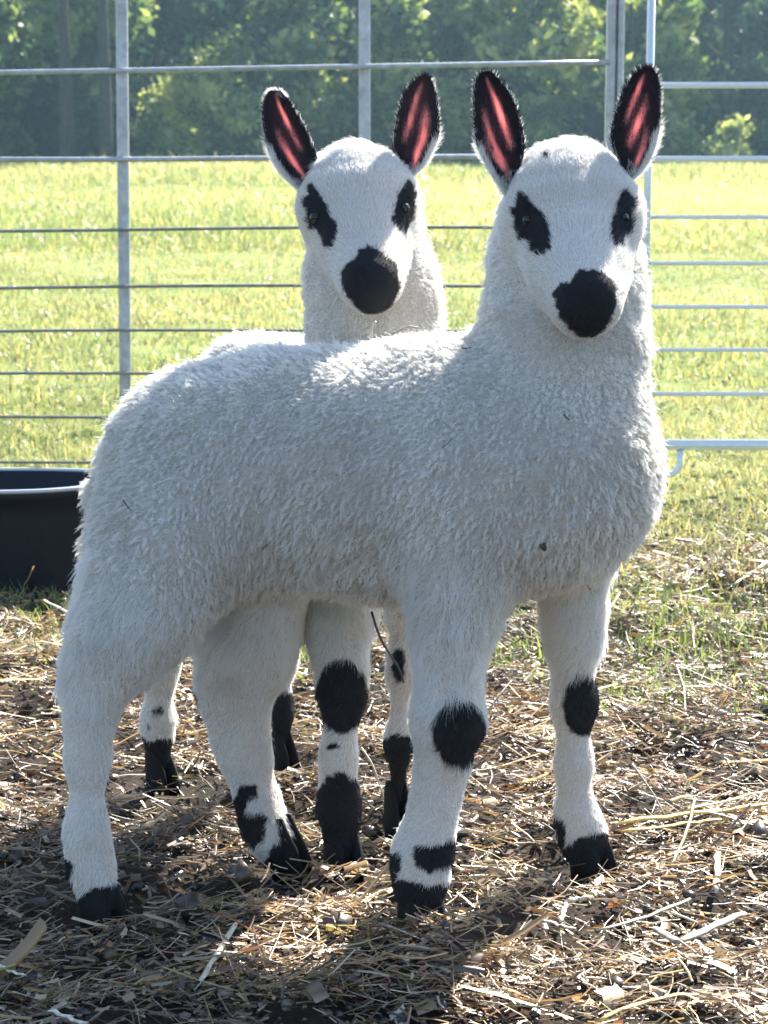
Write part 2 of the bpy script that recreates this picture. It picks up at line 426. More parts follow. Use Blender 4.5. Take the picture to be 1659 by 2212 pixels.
# ------------------------------------------------------------------ woodland edge
def make_tree(x, y, H, r0, n, seed, label, cols, tr=.16, size=.13, low=.8, cat='tree', name='broadleaf_tree', lean=0.0, nblob=16, trunk=True):
    g = np.random.default_rng(seed)
    root = empty(name, (x, y, 0))
    tag(root, label, cat, 'trees at the edge of the field' if cat == 'tree' else 'bushes at the edge of the field')
    # limbs
    Vt = []; Ft = []
    def add(pts, rad, k=7):
        v, f = tube_data(pts, rad, k, False); o_ = len(Vt); Vt.extend(v); Ft.extend([tuple(i+o_ for i in q) for q in f])
    blobs = []
    top = np.array([x+lean, y, H*.8])
    if trunk:
        pts = [np.array([x, y, -.1])+ (top-np.array([x, y, -.1]))*t + np.array([g.normal(0, .06), g.normal(0, .06), 0])*H*.06*(t > 0) for t in np.linspace(0, 1, 8)]
        add(pts, tr*(1-.8*np.linspace(0, 1, 8))+.01, 9)
    for i in range(nblob):
        t = g.uniform(0, 1); zz = low + (H-low)*t
        rr = r0*math.sin(math.pi*min(.97, .22+.75*t))**.6
        a = g.uniform(0, 6.283); q = g.uniform(.45, 1)
        c = np.array([x+lean*t+math.cos(a)*rr*q, y+math.sin(a)*rr*q, zz])
        br = g.uniform(.30, .55)*r0*.62
        blobs.append((c, br))
        st = np.array([x+lean*t*.6, y, max(.2, zz-rr*.55)])
        mid = (st+c)/2+np.array([0, 0, -.08*rr])
        add([st, mid, c], [tr*.34*(1-t*.5), tr*.2, tr*.07], 5)
    me = bpy.data.meshes.new('trunk'); me.from_pydata([tuple(v) for v in Vt], [], Ft); me.materials.append(M_BARK)
    to = bpy.data.objects.new('trunk' if trunk else 'branches', me); COL.objects.link(to); to.parent = root; to.matrix_parent_inverse = root.matrix_world.inverted()
    # leaves: leaf faces gathered in sprays through the blobs
    per = n//len(blobs); Cs = []
    for c, br in blobs:
        ns = max(4, per//14)
        dirs = g.normal(0, 1, (ns, 3)); dirs /= np.linalg.norm(dirs, axis=1)[:, None]
        sp = c + dirs*br*(g.random((ns, 1))**.45)*np.array([1.1, 1.1, .8])
        pts = np.repeat(sp, 14, axis=0) + g.normal(0, size*1.15, (ns*14, 3))
        Cs.append(pts)
    C = np.concatenate(Cs); m = len(C)
    C[:, 2] = np.maximum(C[:, 2], .08)
    s = size*np.exp(g.normal(0, .3, m))*.75
    u = g.normal(0, 1, (m, 3)); u /= np.linalg.norm(u, axis=1)[:, None]
    v = np.cross(u, g.normal(0, 1, (m, 3))); v /= np.linalg.norm(v, axis=1)[:, None]; 
    u *= s[:, None]; v *= (s*.62)[:, None]; nn = np.cross(u, v)/s[:, None]*.25
    Vv = np.stack([C-u, C+v*.9+nn*.6, C+u, C-v*.9+nn*.6], 1).reshape(-1, 3)
    Fq = np.arange(m*4).reshape(-1, 4)
    lo, hi = np.array(cols[0]), np.array(cols[1]); k = np.clip(g.random((m, 1))*.7+.25*g.random()+.75*noise(C, .45)[:, None]-.1, 0, 1)
    col = lo+(hi-lo)*k
    c_o = mesh_obj('crown' if trunk else 'foliage', Vv, Fq, M_LEAF, root, attrs={'col': ('POINT', np.repeat(col, 4, axis=0))})
    return root
DK = ((.020, .045, .018), (.10, .14, .04)); MD = ((.035, .080, .025), (.26, .30, .10)); LT = ((.06, .11, .03), (.40, .42, .16)); BL = ((.010, .028, .020), (.045, .075, .036))
trees = [  # x, y, H, r, n, label, palette, low, leaf size
    (-10.2, 51.5, 9.5, 3.0, 'broadleaf tree at the far left of the woodland, its crown hanging low', DK, .9),
    (-7.1, 50.2, 10.5, 2.7, 'tree with a dark bare lower trunk left of the tall fence upright', MD, 2.0),
    (-5.4, 53.0, 11.0, 2.9, 'dark tree behind the left fence upright with a straight black trunk', BL, 2.4),
    (-2.9, 50.6, 9.0, 2.7, 'pale green leafy tree right of the left fence upright', LT, .6),
    (-.6, 52.2, 10.5, 2.9, 'dark tree standing behind the crown of the rear lamb', DK, .9),
    (1.3, 50.8, 8.5, 2.4, 'olive green tree between the heads of the two lambs', MD, .5),
    (3.4, 51.4, 9.5, 2.8, 'mid green tree behind the head of the front lamb', LT, .5),
    (5.6, 50.0, 9.0, 2.2, 'light leaved tree just right of the right fence upright', LT, 1.2),
    (8.1, 52.4, 10.5, 3.1, 'dark blue green tree filling the top right corner', BL, .5),
    (11.3, 51.6, 10.0, 3.0, 'dark tree beyond the right edge of the photo', BL, .5),
]
for i, (x, lab) in enumerate([(-6.85, 'slim tree with a straight dark trunk left of the left fence upright'), (-6.02, 'second slim dark trunk close beside the left fence upright')]):
    make_tree(x, 47.4, 8.5, 1.5, 3500, 700+i, lab, DK, low=4.6, size=.13, nblob=12, tr=.15)
for i, (x, y, H, r, lab, pal, low) in enumerate(trees):
    make_tree(x, y, H*.50, r*.75, 9500, 100+i, lab, pal, low=low*.8, size=.155, nblob=17, tr=.13)
back = [(-11.5, 'at the far left'), (-8.4, 'left of the tall upright'), (-5.8, 'behind the left upright'), (-3.0, 'between the uprights on the left'), (-.3, 'behind the rear lamb'), (2.4, 'above the gap of the two heads'), (5.2, 'behind the right upright'), (8.0, 'at the right'), (11.0, 'at the far right')]
for i, (x, s) in enumerate(back):
    make_tree(x, 61+2*(i % 2), 7.2, 3.2, 15000, 300+i, 'tall shaded tree in the second woodland row '+s, BL, low=.4, size=.34, nblob=44, tr=.2)
bushes = [(-8.6, 48.6, 1.3, .9, 'low dark bush at the left foot of the woodland', DK), (-4.4, 48.7, 1.9, 1.1, 'sunlit leafy bush right of the left fence upright', LT), (-3.0, 48.9, 1.5, .9, 'smaller sunlit bush left of the rear lamb ear', LT),
          (-.4, 49.2, 1.3, 1.0, 'dark bush behind the rear lamb head', DK), (1.0, 48.9, 1.7, .9, 'olive bush between the two lambs', MD), (3.6, 49.0, 1.4, 1.1, 'green bush behind the front lamb head', MD),
          (6.3, 48.5, .9, .8, 'low pale bush right of the front lamb ear', LT), (7.6, 48.4, .8, .8, 'low pale bush at the right edge of the photo', LT), (9.3, 49.2, 1.5, 1.1, 'dark bush at the far right of the woodland', DK), (-6.6, 49.4, 1.2, .9, 'dark bush under the bare trunks', BL)]
for i, (x, y, H, r, lab, pal) in enumerate(bushes):
    make_tree(x, y, H, r, 3600, 500+i, lab, pal, low=.15, size=.085, nblob=14, tr=.05, cat='bush', name='bush', trunk=False)

# ------------------------------------------------------------------ fence
FY = 3.95
def bar_flat(name, pa, pb, wdt, dep, mat, parent):
    """rectangular bar from pa to pb with bevelled edges"""
    pa = np.array(pa); pb = np.array(pb); t = (pb-pa)/np.linalg.norm(pb-pa)
    b = np.array([0, 1.0, 0]); a = np.cross(t, b); a /= np.linalg.norm(a); b = np.cross(a, t)
    bv = min(wdt, dep)*.22; h, k = wdt/2, dep/2
    prof = [(-h+bv, -k), (h-bv, -k), (h, -k+bv), (h, k-bv), (h-bv, k), (-h+bv, k), (-h, k-bv), (-h, -k+bv)]
    V = [tuple(c + a*u + b*v) for c in (pa, pb) for u, v in prof]
    F = [(i, (i+1) % 8, 8+(i+1) % 8, 8+i) for i in range(8)] + [tuple(range(7, -1, -1)), tuple(range(8, 16))]
    me = bpy.data.meshes.new(name); me.from_pydata(V, [], F); me.materials.append(mat)
    o = bpy.data.objects.new(name, me); COL.objects.link(o)
    o.parent = parent; o.matrix_parent_inverse = parent.matrix_world.inverted(); return o
fp = tag(empty('wire_fence', (-.4, FY, 0)), 'wide galvanised wire fence panel across the left and middle behind the lambs', 'fence')
XE = P(1310, 400, FY)[0][0]; XL = -2.6
for px0, px1 in ((260, 273), (787, 789)):
    a, _ = P(px0, -250, FY); bpt, _ = P(px1, 1050, FY); bpt[2] = 0.0
    bar_flat('upright_bar', a, bpt, .021, .012, M_GALV, fp)
a, _ = P(-365, -250, FY); bpt, _ = P(-360, 1050, FY); bpt[2] = 0
bar_flat('upright_bar', a, bpt, .021, .012, M_GALV, fp)
zt = P(260, -250, FY)[0][2]
tube('top_rail', [(XL, FY, zt), (XE, FY, zt)], .016, M_GALV, fp, 12)
for k, (y0, y1, th) in enumerate([(157, 135, 11), (343, 340, 11), (497, 490, 7.5), (621, 615, 7.5), (716, 711, 7), (808, 804, 7), (901, 897, 7), (997, 993, 7), (1090, 1087, 7)]):
    pl, s = P(0, y0, FY-.013); pr, _ = P(1310, y1, FY-.013)
    m = (pr[2]-pl[2])/(pr[0]-pl[0])
    xs = np.linspace(XL, XE, 24)
    zs = pl[2]+m*(xs-pl[0]) + .0018*np.sin(xs*5+k)*(1 if k else 0)
    tube('horizontal_rod', np.stack([xs, np.full(24, FY-.014-th*s*.5), zs], 1), th*s*.5, M_GALV if k < 2 else M_ROD_BACKLIT, fp, 8)
pt = tag(empty('fence_post', (P(1336, 500, FY)[0][0], FY, 0)), 'weathered grey steel post between the left panel and the right gate panel', 'post')
for px, wpx in ((1327, 20), (1347, 15)):
    a, s = P(px, -300, FY); b2, _ = P(px, 1060, FY); b2[0] = a[0]; b2[2] = -.02
    bar_flat('flange', a, b2, wpx*s, .030, M_GALV, pt)
a, s = P(1338, -299, FY+.006); b2 = a.copy(); b2[2] = -.02
bar_flat('web', a, b2, 6*s, .010, M_GALV, pt)
gt = tag(empty('metal_gate', (P(1397, 500, FY)[0][0], FY-.03, 0)), 'galvanised sheep gate panel at the right with a tube frame and a bent foot', 'gate')
GY = FY-.03
xg = P(1397, 500, GY)[0][0]; s = P(1397, 500, GY)[1]; zb = P(1500, 961, GY)[0][2]; zt2 = P(1397, -200, GY)[0][2]; XR = 2.4
tube('end_upright', [(xg, GY, zb), (xg, GY, zt2)], 8.5*s, M_GATE_SUNLIT, gt, 12)
tube('end_upright', [(XR, GY, zb), (XR, GY, zt2)], 8.5*s, M_GATE_SUNLIT, gt, 12)
tube('top_rail', [(xg-.01, GY, zt2), (XR+.01, GY, zt2)], 12*s, M_GATE_SUNLIT, gt, 12)
tube('bottom_rail', [(xg-.012, GY, zb), (XR+.012, GY, zb)], 12*s, M_GATE_SUNLIT, gt, 14)
for y, th in ((184, 14), (343, 13), (469, 9.5), (569, 9), (663, 9), (756, 9), (851, 10)):
    z = P(1500, y, GY)[0][2]
    tube('horizontal_rod', [(xg+.004, GY, z), (XR-.004, GY, z)], th*s*.5, M_GATE_SUNLIT, gt, 10)
for xf, sg in ((P(1468, 1000, GY)[0][0], -1), (XR-.1, 1)):
    pts = [(xf, GY-.004, zb-.01), (xf, GY-.004, .035)] + [(xf+sg*(.022-.022*math.cos(t)), GY-.004, .035-.022*math.sin(t)) for t in np.linspace(.25, 1.45, 6)] + [(xf+sg*.060, GY-.004, .011)]
    tube('foot', pts, 7.5*s, M_GATE_SUNLIT, gt, 10)

# ------------------------------------------------------------------ trough
def make_trough():
    cx = P(-50, 1288, 2.95)[0][0]; cyy = 2.98; H = .150; a1, b1 = .190, .100; a0, b0 = .150, .078; n = 56
    root = tag(empty('feed_tub', (cx, cyy, 0)), 'oval black rubber feed tub with its rim highlight painted pale, on the straw at the left edge', 'tub')
    def ring(z, g, ins=0.0):
        a = a0+(a1-a0)*g-ins; b = b0+(b1-b0)*g-ins; out = []
        for k in range(n):
            t = 2*math.pi*k/n; c, s_ = math.cos(t), math.sin(t)
            out.append((cx+a*math.copysign(abs(c)**.85, c), cyy+b*math.copysign(abs(s_)**.85, s_), z+.0015*math.sin(t*2+1)*g))
        return out
    rings = [ring(-.01, 0), ring(.012, .05), ring(.04, .30), ring(.08, .58), ring(.115, .80), ring(H-.014, .94), ring(H-.013, 1.02), ring(H-.002, 1.03), ring(H, 1.0), ring(H-.001, .97, .004), ring(H*.6, .6, .006), ring(.02, .15, .008), ring(.012, .0, .02)]
    V = [p for r_ in rings for p in r_]
    F = [(i*n+k, i*n+(k+1) % n, (i+1)*n+(k+1) % n, (i+1)*n+k) for i in range(len(rings)-1) for k in range(n)]
    F.append(tuple(range((len(rings)-1)*n, len(rings)*n)))
    me = bpy.data.meshes.new('bowl'); me.from_pydata(V, [], F); me.polygons.foreach_set('use_smooth', [True]*len(me.polygons)); me.materials.append(M_TROUGH)
    o = bpy.data.objects.new('bowl', me); COL.objects.link(o); o.parent = root; o.matrix_parent_inverse = root.matrix_world.inverted()
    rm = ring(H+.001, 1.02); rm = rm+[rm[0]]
    tube('rim', rm, .0030, M_RIM_HIGHLIGHT, root, 8)
make_trough()

# ------------------------------------------------------------------ lambs
def smin(a, b, k):
    h = np.clip(.5+.5*(b-a)/k, 0, 1); return b*(1-h)+a*h - k*h*(1-h)
def build_field(prims, lo, shape, h, k):
    D = np.full(shape, .2, np.float32)
    for (a, ra, b, rb, kk, wl) in prims:
        mn = np.minimum(a-ra, b-rb)-.035; mx = np.maximum(a+ra, b+rb)+.035
        i0 = np.maximum(((mn-lo)/h).astype(int), 0); i1 = np.minimum(((mx-lo)/h).astype(int)+2, shape)
        sl = tuple(slice(i0[j], i1[j]) for j in range(3))
        gx_ = [(lo[j]+h*np.arange(i0[j], i1[j])).astype(np.float32) for j in range(3)]
        Xg = gx_[0][:, None, None]-a[0]; Yg = gx_[1][None, :, None]-a[1]; Zg = gx_[2][None, None, :]-a[2]
        ba = b-a; L2 = float(ba@ba)+1e-9
        t = np.clip((Xg*ba[0]+Yg*ba[1]+Zg*ba[2])/L2, 0, 1)
        d = np.sqrt((Xg-t*ba[0])**2+(Yg-t*ba[1])**2+(Zg-t*ba[2])**2) - (ra+(rb-ra)*t)
        D[sl] = smin(D[sl], d, kk)
    return D
def cone_d(p, pr):
    a, ra, b, rb, kk, wl = pr; ba = b-a
    t = np.clip(((p-a)@ba)/(ba@ba+1e-9), 0, 1)
    return np.linalg.norm(p-a-t[:, None]*ba, axis=1)-(ra+(rb-ra)*t)
def surface_nets(D, lo, h):
    S = D < 0
    c = [S[x:S.shape[0]-1+x, y:S.shape[1]-1+y, z:S.shape[2]-1+z] for x in (0, 1) for y in (0, 1) for z in (0, 1)]
    cnt = sum(q.astype(np.int8) for q in c)
    act = (cnt > 0) & (cnt < 8)
    idx = np.argwhere(act); N = len(idx)
    ids = np.full(act.shape, -1, np.int32); ids[tuple(idx.T)] = np.arange(N)
    acc = np.zeros((N, 3)); num = np.zeros(N)
    corners = [(x, y, z) for x in (0, 1) for y in (0, 1) for z in (0, 1)]
    val = {q: D[idx[:, 0]+q[0], idx[:, 1]+q[1], idx[:, 2]+q[2]] for q in corners}
    for q in corners:
        for ax in range(3):
            if q[ax] == 0:
                r = list(q); r[ax] = 1; r = tuple(r)
                va, vb = val[q], val[r]; m = (va < 0) != (vb < 0)
                t = np.where(m, va/np.where(m, va-vb, 1), 0)
                pt_ = np.array(q, float)[None]+np.zeros((N, 3)); pt_[:, ax] += t
                acc[m] += pt_[m]; num[m] += 1
    V = lo + h*(idx+acc/num[:, None])
    F = []
    for ax in range(3):
        sl0 = [slice(None)]*3; sl1 = [slice(None)]*3; sl0[ax] = slice(0, -1); sl1[ax] = slice(1, None)
        A = S[tuple(sl0)]; B = S[tuple(sl1)]
        e = np.argwhere(A != B); u, v = (ax+1) % 3, (ax+2) % 3
        ok = (e[:, u] > 0) & (e[:, v] > 0) & (e[:, u] < D.shape[u]-1) & (e[:, v] < D.shape[v]-1); e = e[ok]
        def cid(du, dv):
            q = e.copy(); q[:, u] -= du; q[:, v] -= dv; return ids[tuple(q.T)]
        quad = np.stack([cid(1, 1), cid(0, 1), cid(0, 0), cid(1, 0)], 1)
        flip = ~A[tuple(e.T)]
        quad[flip] = quad[flip][:, ::-1]
        F.append(quad)
    return V, np.concatenate(F)
def vnormals(V, F):
    N = np.zeros_like(V); T = np.concatenate([F[:, [0, 1, 2]], F[:, [0, 2, 3]]])
    n = np.cross(V[T[:, 1]]-V[T[:, 0]], V[T[:, 2]]-V[T[:, 0]])
    for j in range(3): 
        for ax in range(3): N[:, ax] += np.bincount(T[:, j], n[:, ax], len(V))
    return N/(np.linalg.norm(N, axis=1)[:, None]+1e-12), T, np.linalg.norm(n, axis=1)/2
def smooth(V, F, it=2):
    E = np.concatenate([F[:, [0, 1]], F[:, [1, 2]], F[:, [2, 3]], F[:, [3, 0]]])
    for _ in range(it):
        s = np.zeros_like(V); c = np.bincount(E[:, 0], minlength=len(V))+np.bincount(E[:, 1], minlength=len(V))
        for ax in range(3):
            s[:, ax] = np.bincount(E[:, 0], V[E[:, 1], ax], len(V))+np.bincount(E[:, 1], V[E[:, 0], ax], len(V))
        V = V*.5+.5*s/c[:, None]
    return V

def curves_obj(name, pts, rad, tint, mat, parent):
    n, k, _ = pts.shape
    hc = bpy.data.hair_curves.new(name); hc.add_curves([k]*n)
    hc.attributes['position'].data.foreach_set('vector', np.ascontiguousarray(pts, dtype=np.float32).ravel())
    ra = hc.attributes.get('radius') or hc.attributes.new('radius', 'FLOAT', 'POINT')
    ra.data.foreach_set('value', np.ascontiguousarray(rad, dtype=np.float32).ravel())
    ta = hc.attributes.new('tint', 'FLOAT', 'CURVE'); ta.data.foreach_set('value', np.ascontiguousarray(tint, dtype=np.float32))
    hc.materials.append(mat)
    o = bpy.data.objects.new(name, hc); COL.objects.link(o)
    o.parent = parent; o.matrix_parent_inverse = parent.matrix_world.inverted()
    return o

def mark_mask(V, N, marks, jag=5):
    """coat markings: outlines as seen from the front, bounded in depth, with ragged edges"""
    x, y = proj(V)
    x = x + jag*noise(V, .005, 1.1)+.6*jag*noise(V, .0018, 3.3); y = y + jag*noise(V, .005, 7.1)+.6*jag*noise(V, .0018, 8.3)
    m = np.zeros(len(V), bool)
    for mk in marks:
        kind, data, y0, y1, face = mk
        sel = (V[:, 1] > y0) & (V[:, 1] < y1)
        if face: sel &= N[:, 1] < .25
        if kind == 'p': q = in_poly(x, y, data)
        else: q = ((x-data[0])/data[2])**2+((y-data[1])/data[3])**2 < 1
        m |= sel & q
    return m

def ear_mesh(rows, Yb, Yt, cup, pink, whites):
    """cupped thick ear from its outline rows (base to tip)"""
    nv = 15; V = []; col = []; thin = []; uv = []
    rows = np.array(rows, float)
    t0 = np.linspace(0, 1, len(rows)); tt = np.linspace(0, 1, 34)
    rr = np.stack([np.interp(tt, t0, rows[:, j]) for j in range(4)], 1)
    # soften the outline
    for _ in range(2): rr[1:-1] = .25*rr[:-2]+.5*rr[1:-1]+.25*rr[2:]
    grid = np.zeros((34, nv, 3)); 
    for i, t in enumerate(tt):
        Yc = Yb+(Yt-Yb)*t
        for j in range(nv):
            v = j/(nv-1)*2-1
            px = rr[i, 0]+(rr[i, 2]-rr[i, 0])*(v+1)/2; py = rr[i, 1]+(rr[i, 3]-rr[i, 1])*(v+1)/2
            dep = Yc + cup*(1-v*v)*(math.sin(math.pi*min(.98, .12+.86*t))**.7)
            grid[i, j] = P(px, py, dep)[0]
            uv.append((t, v))
    uv = np.array(uv); F = []
    V = grid.reshape(-1, 3)
    for i in range(33):
        for j in range(nv-1): F.append((i*nv+j, (i+1)*nv+j, (i+1)*nv+j+1, i*nv+j+1))
    F = np.array(F); N, _, _ = vnormals(V, F)
    if N[:, 1].mean() > 0: F = F[:, ::-1]; N = -N
    n0 = len(V)
    edge = 1-np.abs(uv[:, 1])**4
    V2 = V - N*(.0012+.0012*edge[:, None])
    F2 = F[:, ::-1]+n0
    rim = []
    bd = [i*nv for i in range(34)] + [33*nv+j for j in range(1, nv)] + [i*nv+nv-1 for i in range(32, -1, -1)] + [j for j in range(nv-2, 0, -1)]
    for a in range(len(bd)):
        p_, q_ = bd[a], bd[(a+1) % len(bd)]; rim.append((p_, q_, q_+n0, p_+n0))
    F = np.concatenate([F, F2, np.array(rim)])
    return np.concatenate([V, V2]), F, np.concatenate([uv, uv]), N, n0

def streak(uv, a, b, w):
    a = np.array(a); b = np.array(b); ba = b-a
    sc = np.array([1.0, .42])
    q = (uv-a)*sc; bb = ba*sc; t = np.clip(q@bb/(bb@bb), 0, 1)
    d = np.linalg.norm(q-t[:, None]*bb, axis=1)/1.22
    return np.clip(1.4-d/w*.80, 0, 1)*(.55+.45*np.sin(math.pi*np.clip(t, .08, .92)))

BODY = {}
def make_lamb(cfg):
    root = tag(empty('lamb', cfg['base']), cfg['label'], 'lamb', 'lambs standing in the pen')
    prims = []
    for chain, off, kk, wl in cfg['chains']:
        pts = []
        for (px, py, Y_, r) in chain:
            p, s = P(px, py, Y_); pts.append((p, (r-off)*s))
        for i in range(len(pts)-1):
            prims.append((pts[i][0], pts[i][1], pts[i+1][0], pts[i+1][1], kk, wl))
        if len(pts) == 1: prims.append((pts[0][0], pts[0][1], pts[0][0]+1e-5, pts[0][1], kk, wl))
    h = cfg.get('vox', .0033)
    lo = np.min([np.minimum(p[0]-p[1], p[2]-p[3]) for p in prims], axis=0)-.02
    hi = np.max([np.maximum(p[0]+p[1], p[2]+p[3]) for p in prims], axis=0)+.02
    shape = np.ceil((hi-lo)/h).astype(int)+1
    D = build_field(prims, lo, tuple(shape), h, 0)
    V, F = surface_nets(D, lo, h)
    V = smooth(V, F, 3)
    N, T, A = vnormals(V, F)
    # fleece weight: 1 on woolly torso and neck, 0 on face and legs
    dw = np.full(len(V), 9.0); dh = np.full(len(V), 9.0)
    for p in prims:
        d = cone_d(V, p)
        if p[5]: dw = np.minimum(dw, d)
        else: dh = np.minimum(dh, d)
    wool = sstep(-.030, .022, dh-dw)
    lump = noise(V, .020, 2.2)+.6*noise(V, .009, 5.2)
    V = V + N*(lump*.0022*wool+.0009*noise(V, .014, 4.2)*(1-wool))[:, None]
    N, T, A = vnormals(V, F)
    dark = mark_mask(V, N, cfg['marks'], 2)
    skin = np.where(dark[:, None], np.array([.012, .012, .016]), np.where(wool[:, None] > .4, np.array([.42, .39, .355]), np.array([.50, .45, .41])))
    thin = np.zeros(len(V))
    # ears joined into the one body mesh
    nb = len(V); Vb, Fb, Nb, Tb, Ab = V, F, N, T, A
    Vall = [V]; Fall = [F]; Sall = [skin]; Thall = [thin]; off = nb; earinfo = []
    for e in cfg['ears']:
        ev, ef, uv, en, n0 = ear_mesh(*e['geo'], None, None)
        pk = np.zeros(len(uv))
        for st in e['pink']: pk = np.maximum(pk, streak(uv, *st))
        pk *= .75+.35*noise(ev*np.array([1, 1, .35]), .004, 3.0)
        pk = np.clip(pk, 0, 1)
        inn = np.exp(-(uv[:, 1]/.6)**2)*np.sin(math.pi*np.clip(uv[:, 0], 0, 1))
        bs = np.array([.018, .018, .026])+inn[:, None]*np.array([.10, .035, .05])
        s_ = bs*(1-pk[:, None]) + np.array([.86, .40, .39])*pk[:, None]
        wh_ = ((uv[:, 1]*e['outer'] > .80) & (uv[:, 0] < .45))[:, None]
        s_ = np.where(wh_, np.array([.75, .70, .62]), s_)
        Vall.append(ev); Fall.append(ef+off); Sall.append(s_); Thall.append(.06+.20*inn+.58*pk); off += len(ev)
        earinfo.append((ev, ef, uv, en, n0, pk, e))
    body = mesh_obj('body', np.concatenate(Vall), np.concatenate(Fall), M_SKIN, root, smooth=True,
                    attrs={'skin': ('POINT', np.concatenate(Sall)), 'thin': ('POINT', np.concatenate(Thall))})
    BODY[cfg['label']] = Vb
    eyeY = {}
    xs_, ys_ = proj(Vb)
    for (px, py, Y_, r) in cfg['eyes']:
        m_ = np.hypot(xs_-px, ys_-py) < 8; eyeY[(px, py)] = Vb[m_][:, 1].min()+r*P(px, py, 1.7)[1]*.9
    # ---- hair roots
    V, F, N, T, A = Vb, Fb, Nb, Tb, Ab
    kd = None
    def sample(n, wv):
        wt = A*wv[T].mean(1); wt = wt/wt.sum()
        ti = rng.choice(len(T), n, p=wt); b1 = rng.random(n); b2 = rng.random(n); fl = b1+b2 > 1
        b1 = np.where(fl, 1-b1, b1); b2 = np.where(fl, 1-b2, b2); b0 = 1-b1-b2
        t = T[ti]
        itp = lambda arr: (arr[t[:, 0]].T*b0+arr[t[:, 1]].T*b1+arr[t[:, 2]].T*b2).T
        return itp(V), itp(N)/np.linalg.norm(itp(N), axis=1)[:, None], itp(wool), t[:, 0]
    head_c = P(*cfg['head'])[0]; nose = P(*cfg['nose'])[0]; backd = np.array(cfg['backdir'], float)
    def comb(Pn, Nn, hd):
        g = np.tile(np.array([0, 0, -1.0]), (len(Pn), 1)) + backd*.5
        away = Pn-nose; away /= np.linalg.norm(away, axis=1)[:, None]
        g = g*(1-hd[:, None])+away*hd[:, None]
        g = g - Nn*np.sum(g*Nn, 1)[:, None]
        return g/(np.linalg.norm(g, axis=1)[:, None]+1e-9)
    def headw(Pn):
        return 1-sstep(cfg['headr']*.85, cfg['headr']*1.25, np.linalg.norm(Pn-(head_c+nose)/2, axis=1))
    # woolly fleece: locks that gather into tufts
    nW = cfg['n_wool']
    Pw, Nw, ww, vi = sample(nW, np.clip(wool, .0, 1)**.7+.0)
    nc = cfg['n_lock']; ci = rng.choice(len(V), nc, replace=False, p=(wool+.02)/(wool+.02).sum())
    kd = KDTree(nc)
    for i, q in enumerate(ci): kd.insert(V[q], i)
    kd.balance()
    c_id = np.array([kd.find(q)[1] for q in Pw]); Cc = V[ci][c_id]
    hd = headw(Pw)
    cb = comb(Pw, Nw, hd*.6)
    lockr = rng.random(nc); lockd = rng.normal(0, 1, (nc, 3))
    Lw = cfg.get('wlen', .0088)*(.45+.55*ww)*(.62+.5*lockr[c_id])*(.8+.4*rng.random(nW))*(1+.18*noise(Pw, .03, 4))
    Lw *= (1-.5*hd)
    wv = np.stack([noise(Pw, .03, 21), noise(Pw, .03, 22), noise(Pw, .03, 23)], 1)*.010
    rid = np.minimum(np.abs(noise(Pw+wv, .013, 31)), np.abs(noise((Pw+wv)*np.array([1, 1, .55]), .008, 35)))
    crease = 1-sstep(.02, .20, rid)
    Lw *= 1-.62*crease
    K = 6; t = np.linspace(0, 1, K)[None, :, None]
    pull = (Cc-Pw); pull -= Nw*np.sum(pull*Nw, 1)[:, None]
    tl = np.linalg.norm(pull, axis=1)[:, None]; hd2 = 1-sstep(.085, .165, np.linalg.norm(Pw-(head_c+nose)/2, axis=1)); Lw *= 1-.30*hd2
    Lw *= 1-.45*(1-.7*hd2)*np.clip(tl[:, 0]/cfg.get('lockr', .0031), 0, 1)**2
    pull = np.where(tl > .012, pull*(.012/np.maximum(tl, 1e-6)), pull)
    ph = rng.random(nW)*6.28*.35 + (lockr[c_id]*6.28); 
    sd1 = np.cross(Nw, cb)
    amp = (.0010*(.6+.8*rng.random(nW)))[:, None, None]
    frq = 9.0
    pos = Pw[:, None] + Nw[:, None]*(Lw[:, None, None]*(t*(1-.30*t))) + cb[:, None]*(Lw[:, None, None]*(.30+.45*cfg.get('lean', 1)*(1-ww[:, None, None]*.4))*t**1.7)
    ld = lockd[c_id]; ld -= Nw*np.sum(ld*Nw, 1)[:, None]
    fly = rng.random(nW) < .025
    pull = pull*np.where(fly, .2, 1)[:, None]
    pos = pos + (Nw+.5*rng.normal(0, 1, (nW, 3)))[:, None]*(fly*.0035)[:, None, None]*t
    hdk = (1-.6*hd2)[:, None, None]
    pos = pos + hdk*pull[:, None]*(t**1.1)*.95 + ld[:, None]*(t**1.6)*.0009
    pos = pos + (sd1[:, None]*np.sin(frq*t+ph[:, None, None]) + cb[:, None]*np.cos(frq*t+ph[:, None, None]))*amp*t
    pos = pos + rng.normal(0, 1, (nW, 1, 3))*.0006*t
    rad = np.broadcast_to((.00016*(1-.62*t[..., 0])), (nW, K))
    dk = mark_mask(Pw, Nw, cfg['marks'], 4)
    tint = np.clip(.62+.25*rng.random(nW)+.22*noise(Pw, .05, 6)+.12*(lockr[c_id]-.5)-.34*crease+.18*hd2, 0, 1)  # crease term paints shade into the wool, besides its dingier inner colour
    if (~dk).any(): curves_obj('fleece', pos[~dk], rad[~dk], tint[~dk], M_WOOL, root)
    # short hair on face and legs
    nS = cfg['n_short']
    Ps, Ns, ws, vi = sample(nS, np.clip(1-wool, 0, 1)**.7)
    hd = headw(Ps)
    cb = comb(Ps, Ns, hd)
    cj = rng.normal(0, .25, (nS, 3)) + (.5+.35*(1-hd))[:, None]*np.stack([noise(Ps, .011, 1), noise(Ps, .011, 2), noise(Ps, .011, 3)], 1) + (.45*(1-hd))[:, None]*np.stack([noise(Ps, .004, 1), noise(Ps, .004, 2), noise(Ps, .004, 3)], 1)
    cb = cb+cj; cb -= Ns*np.sum(cb*Ns, 1)[:, None]*.8
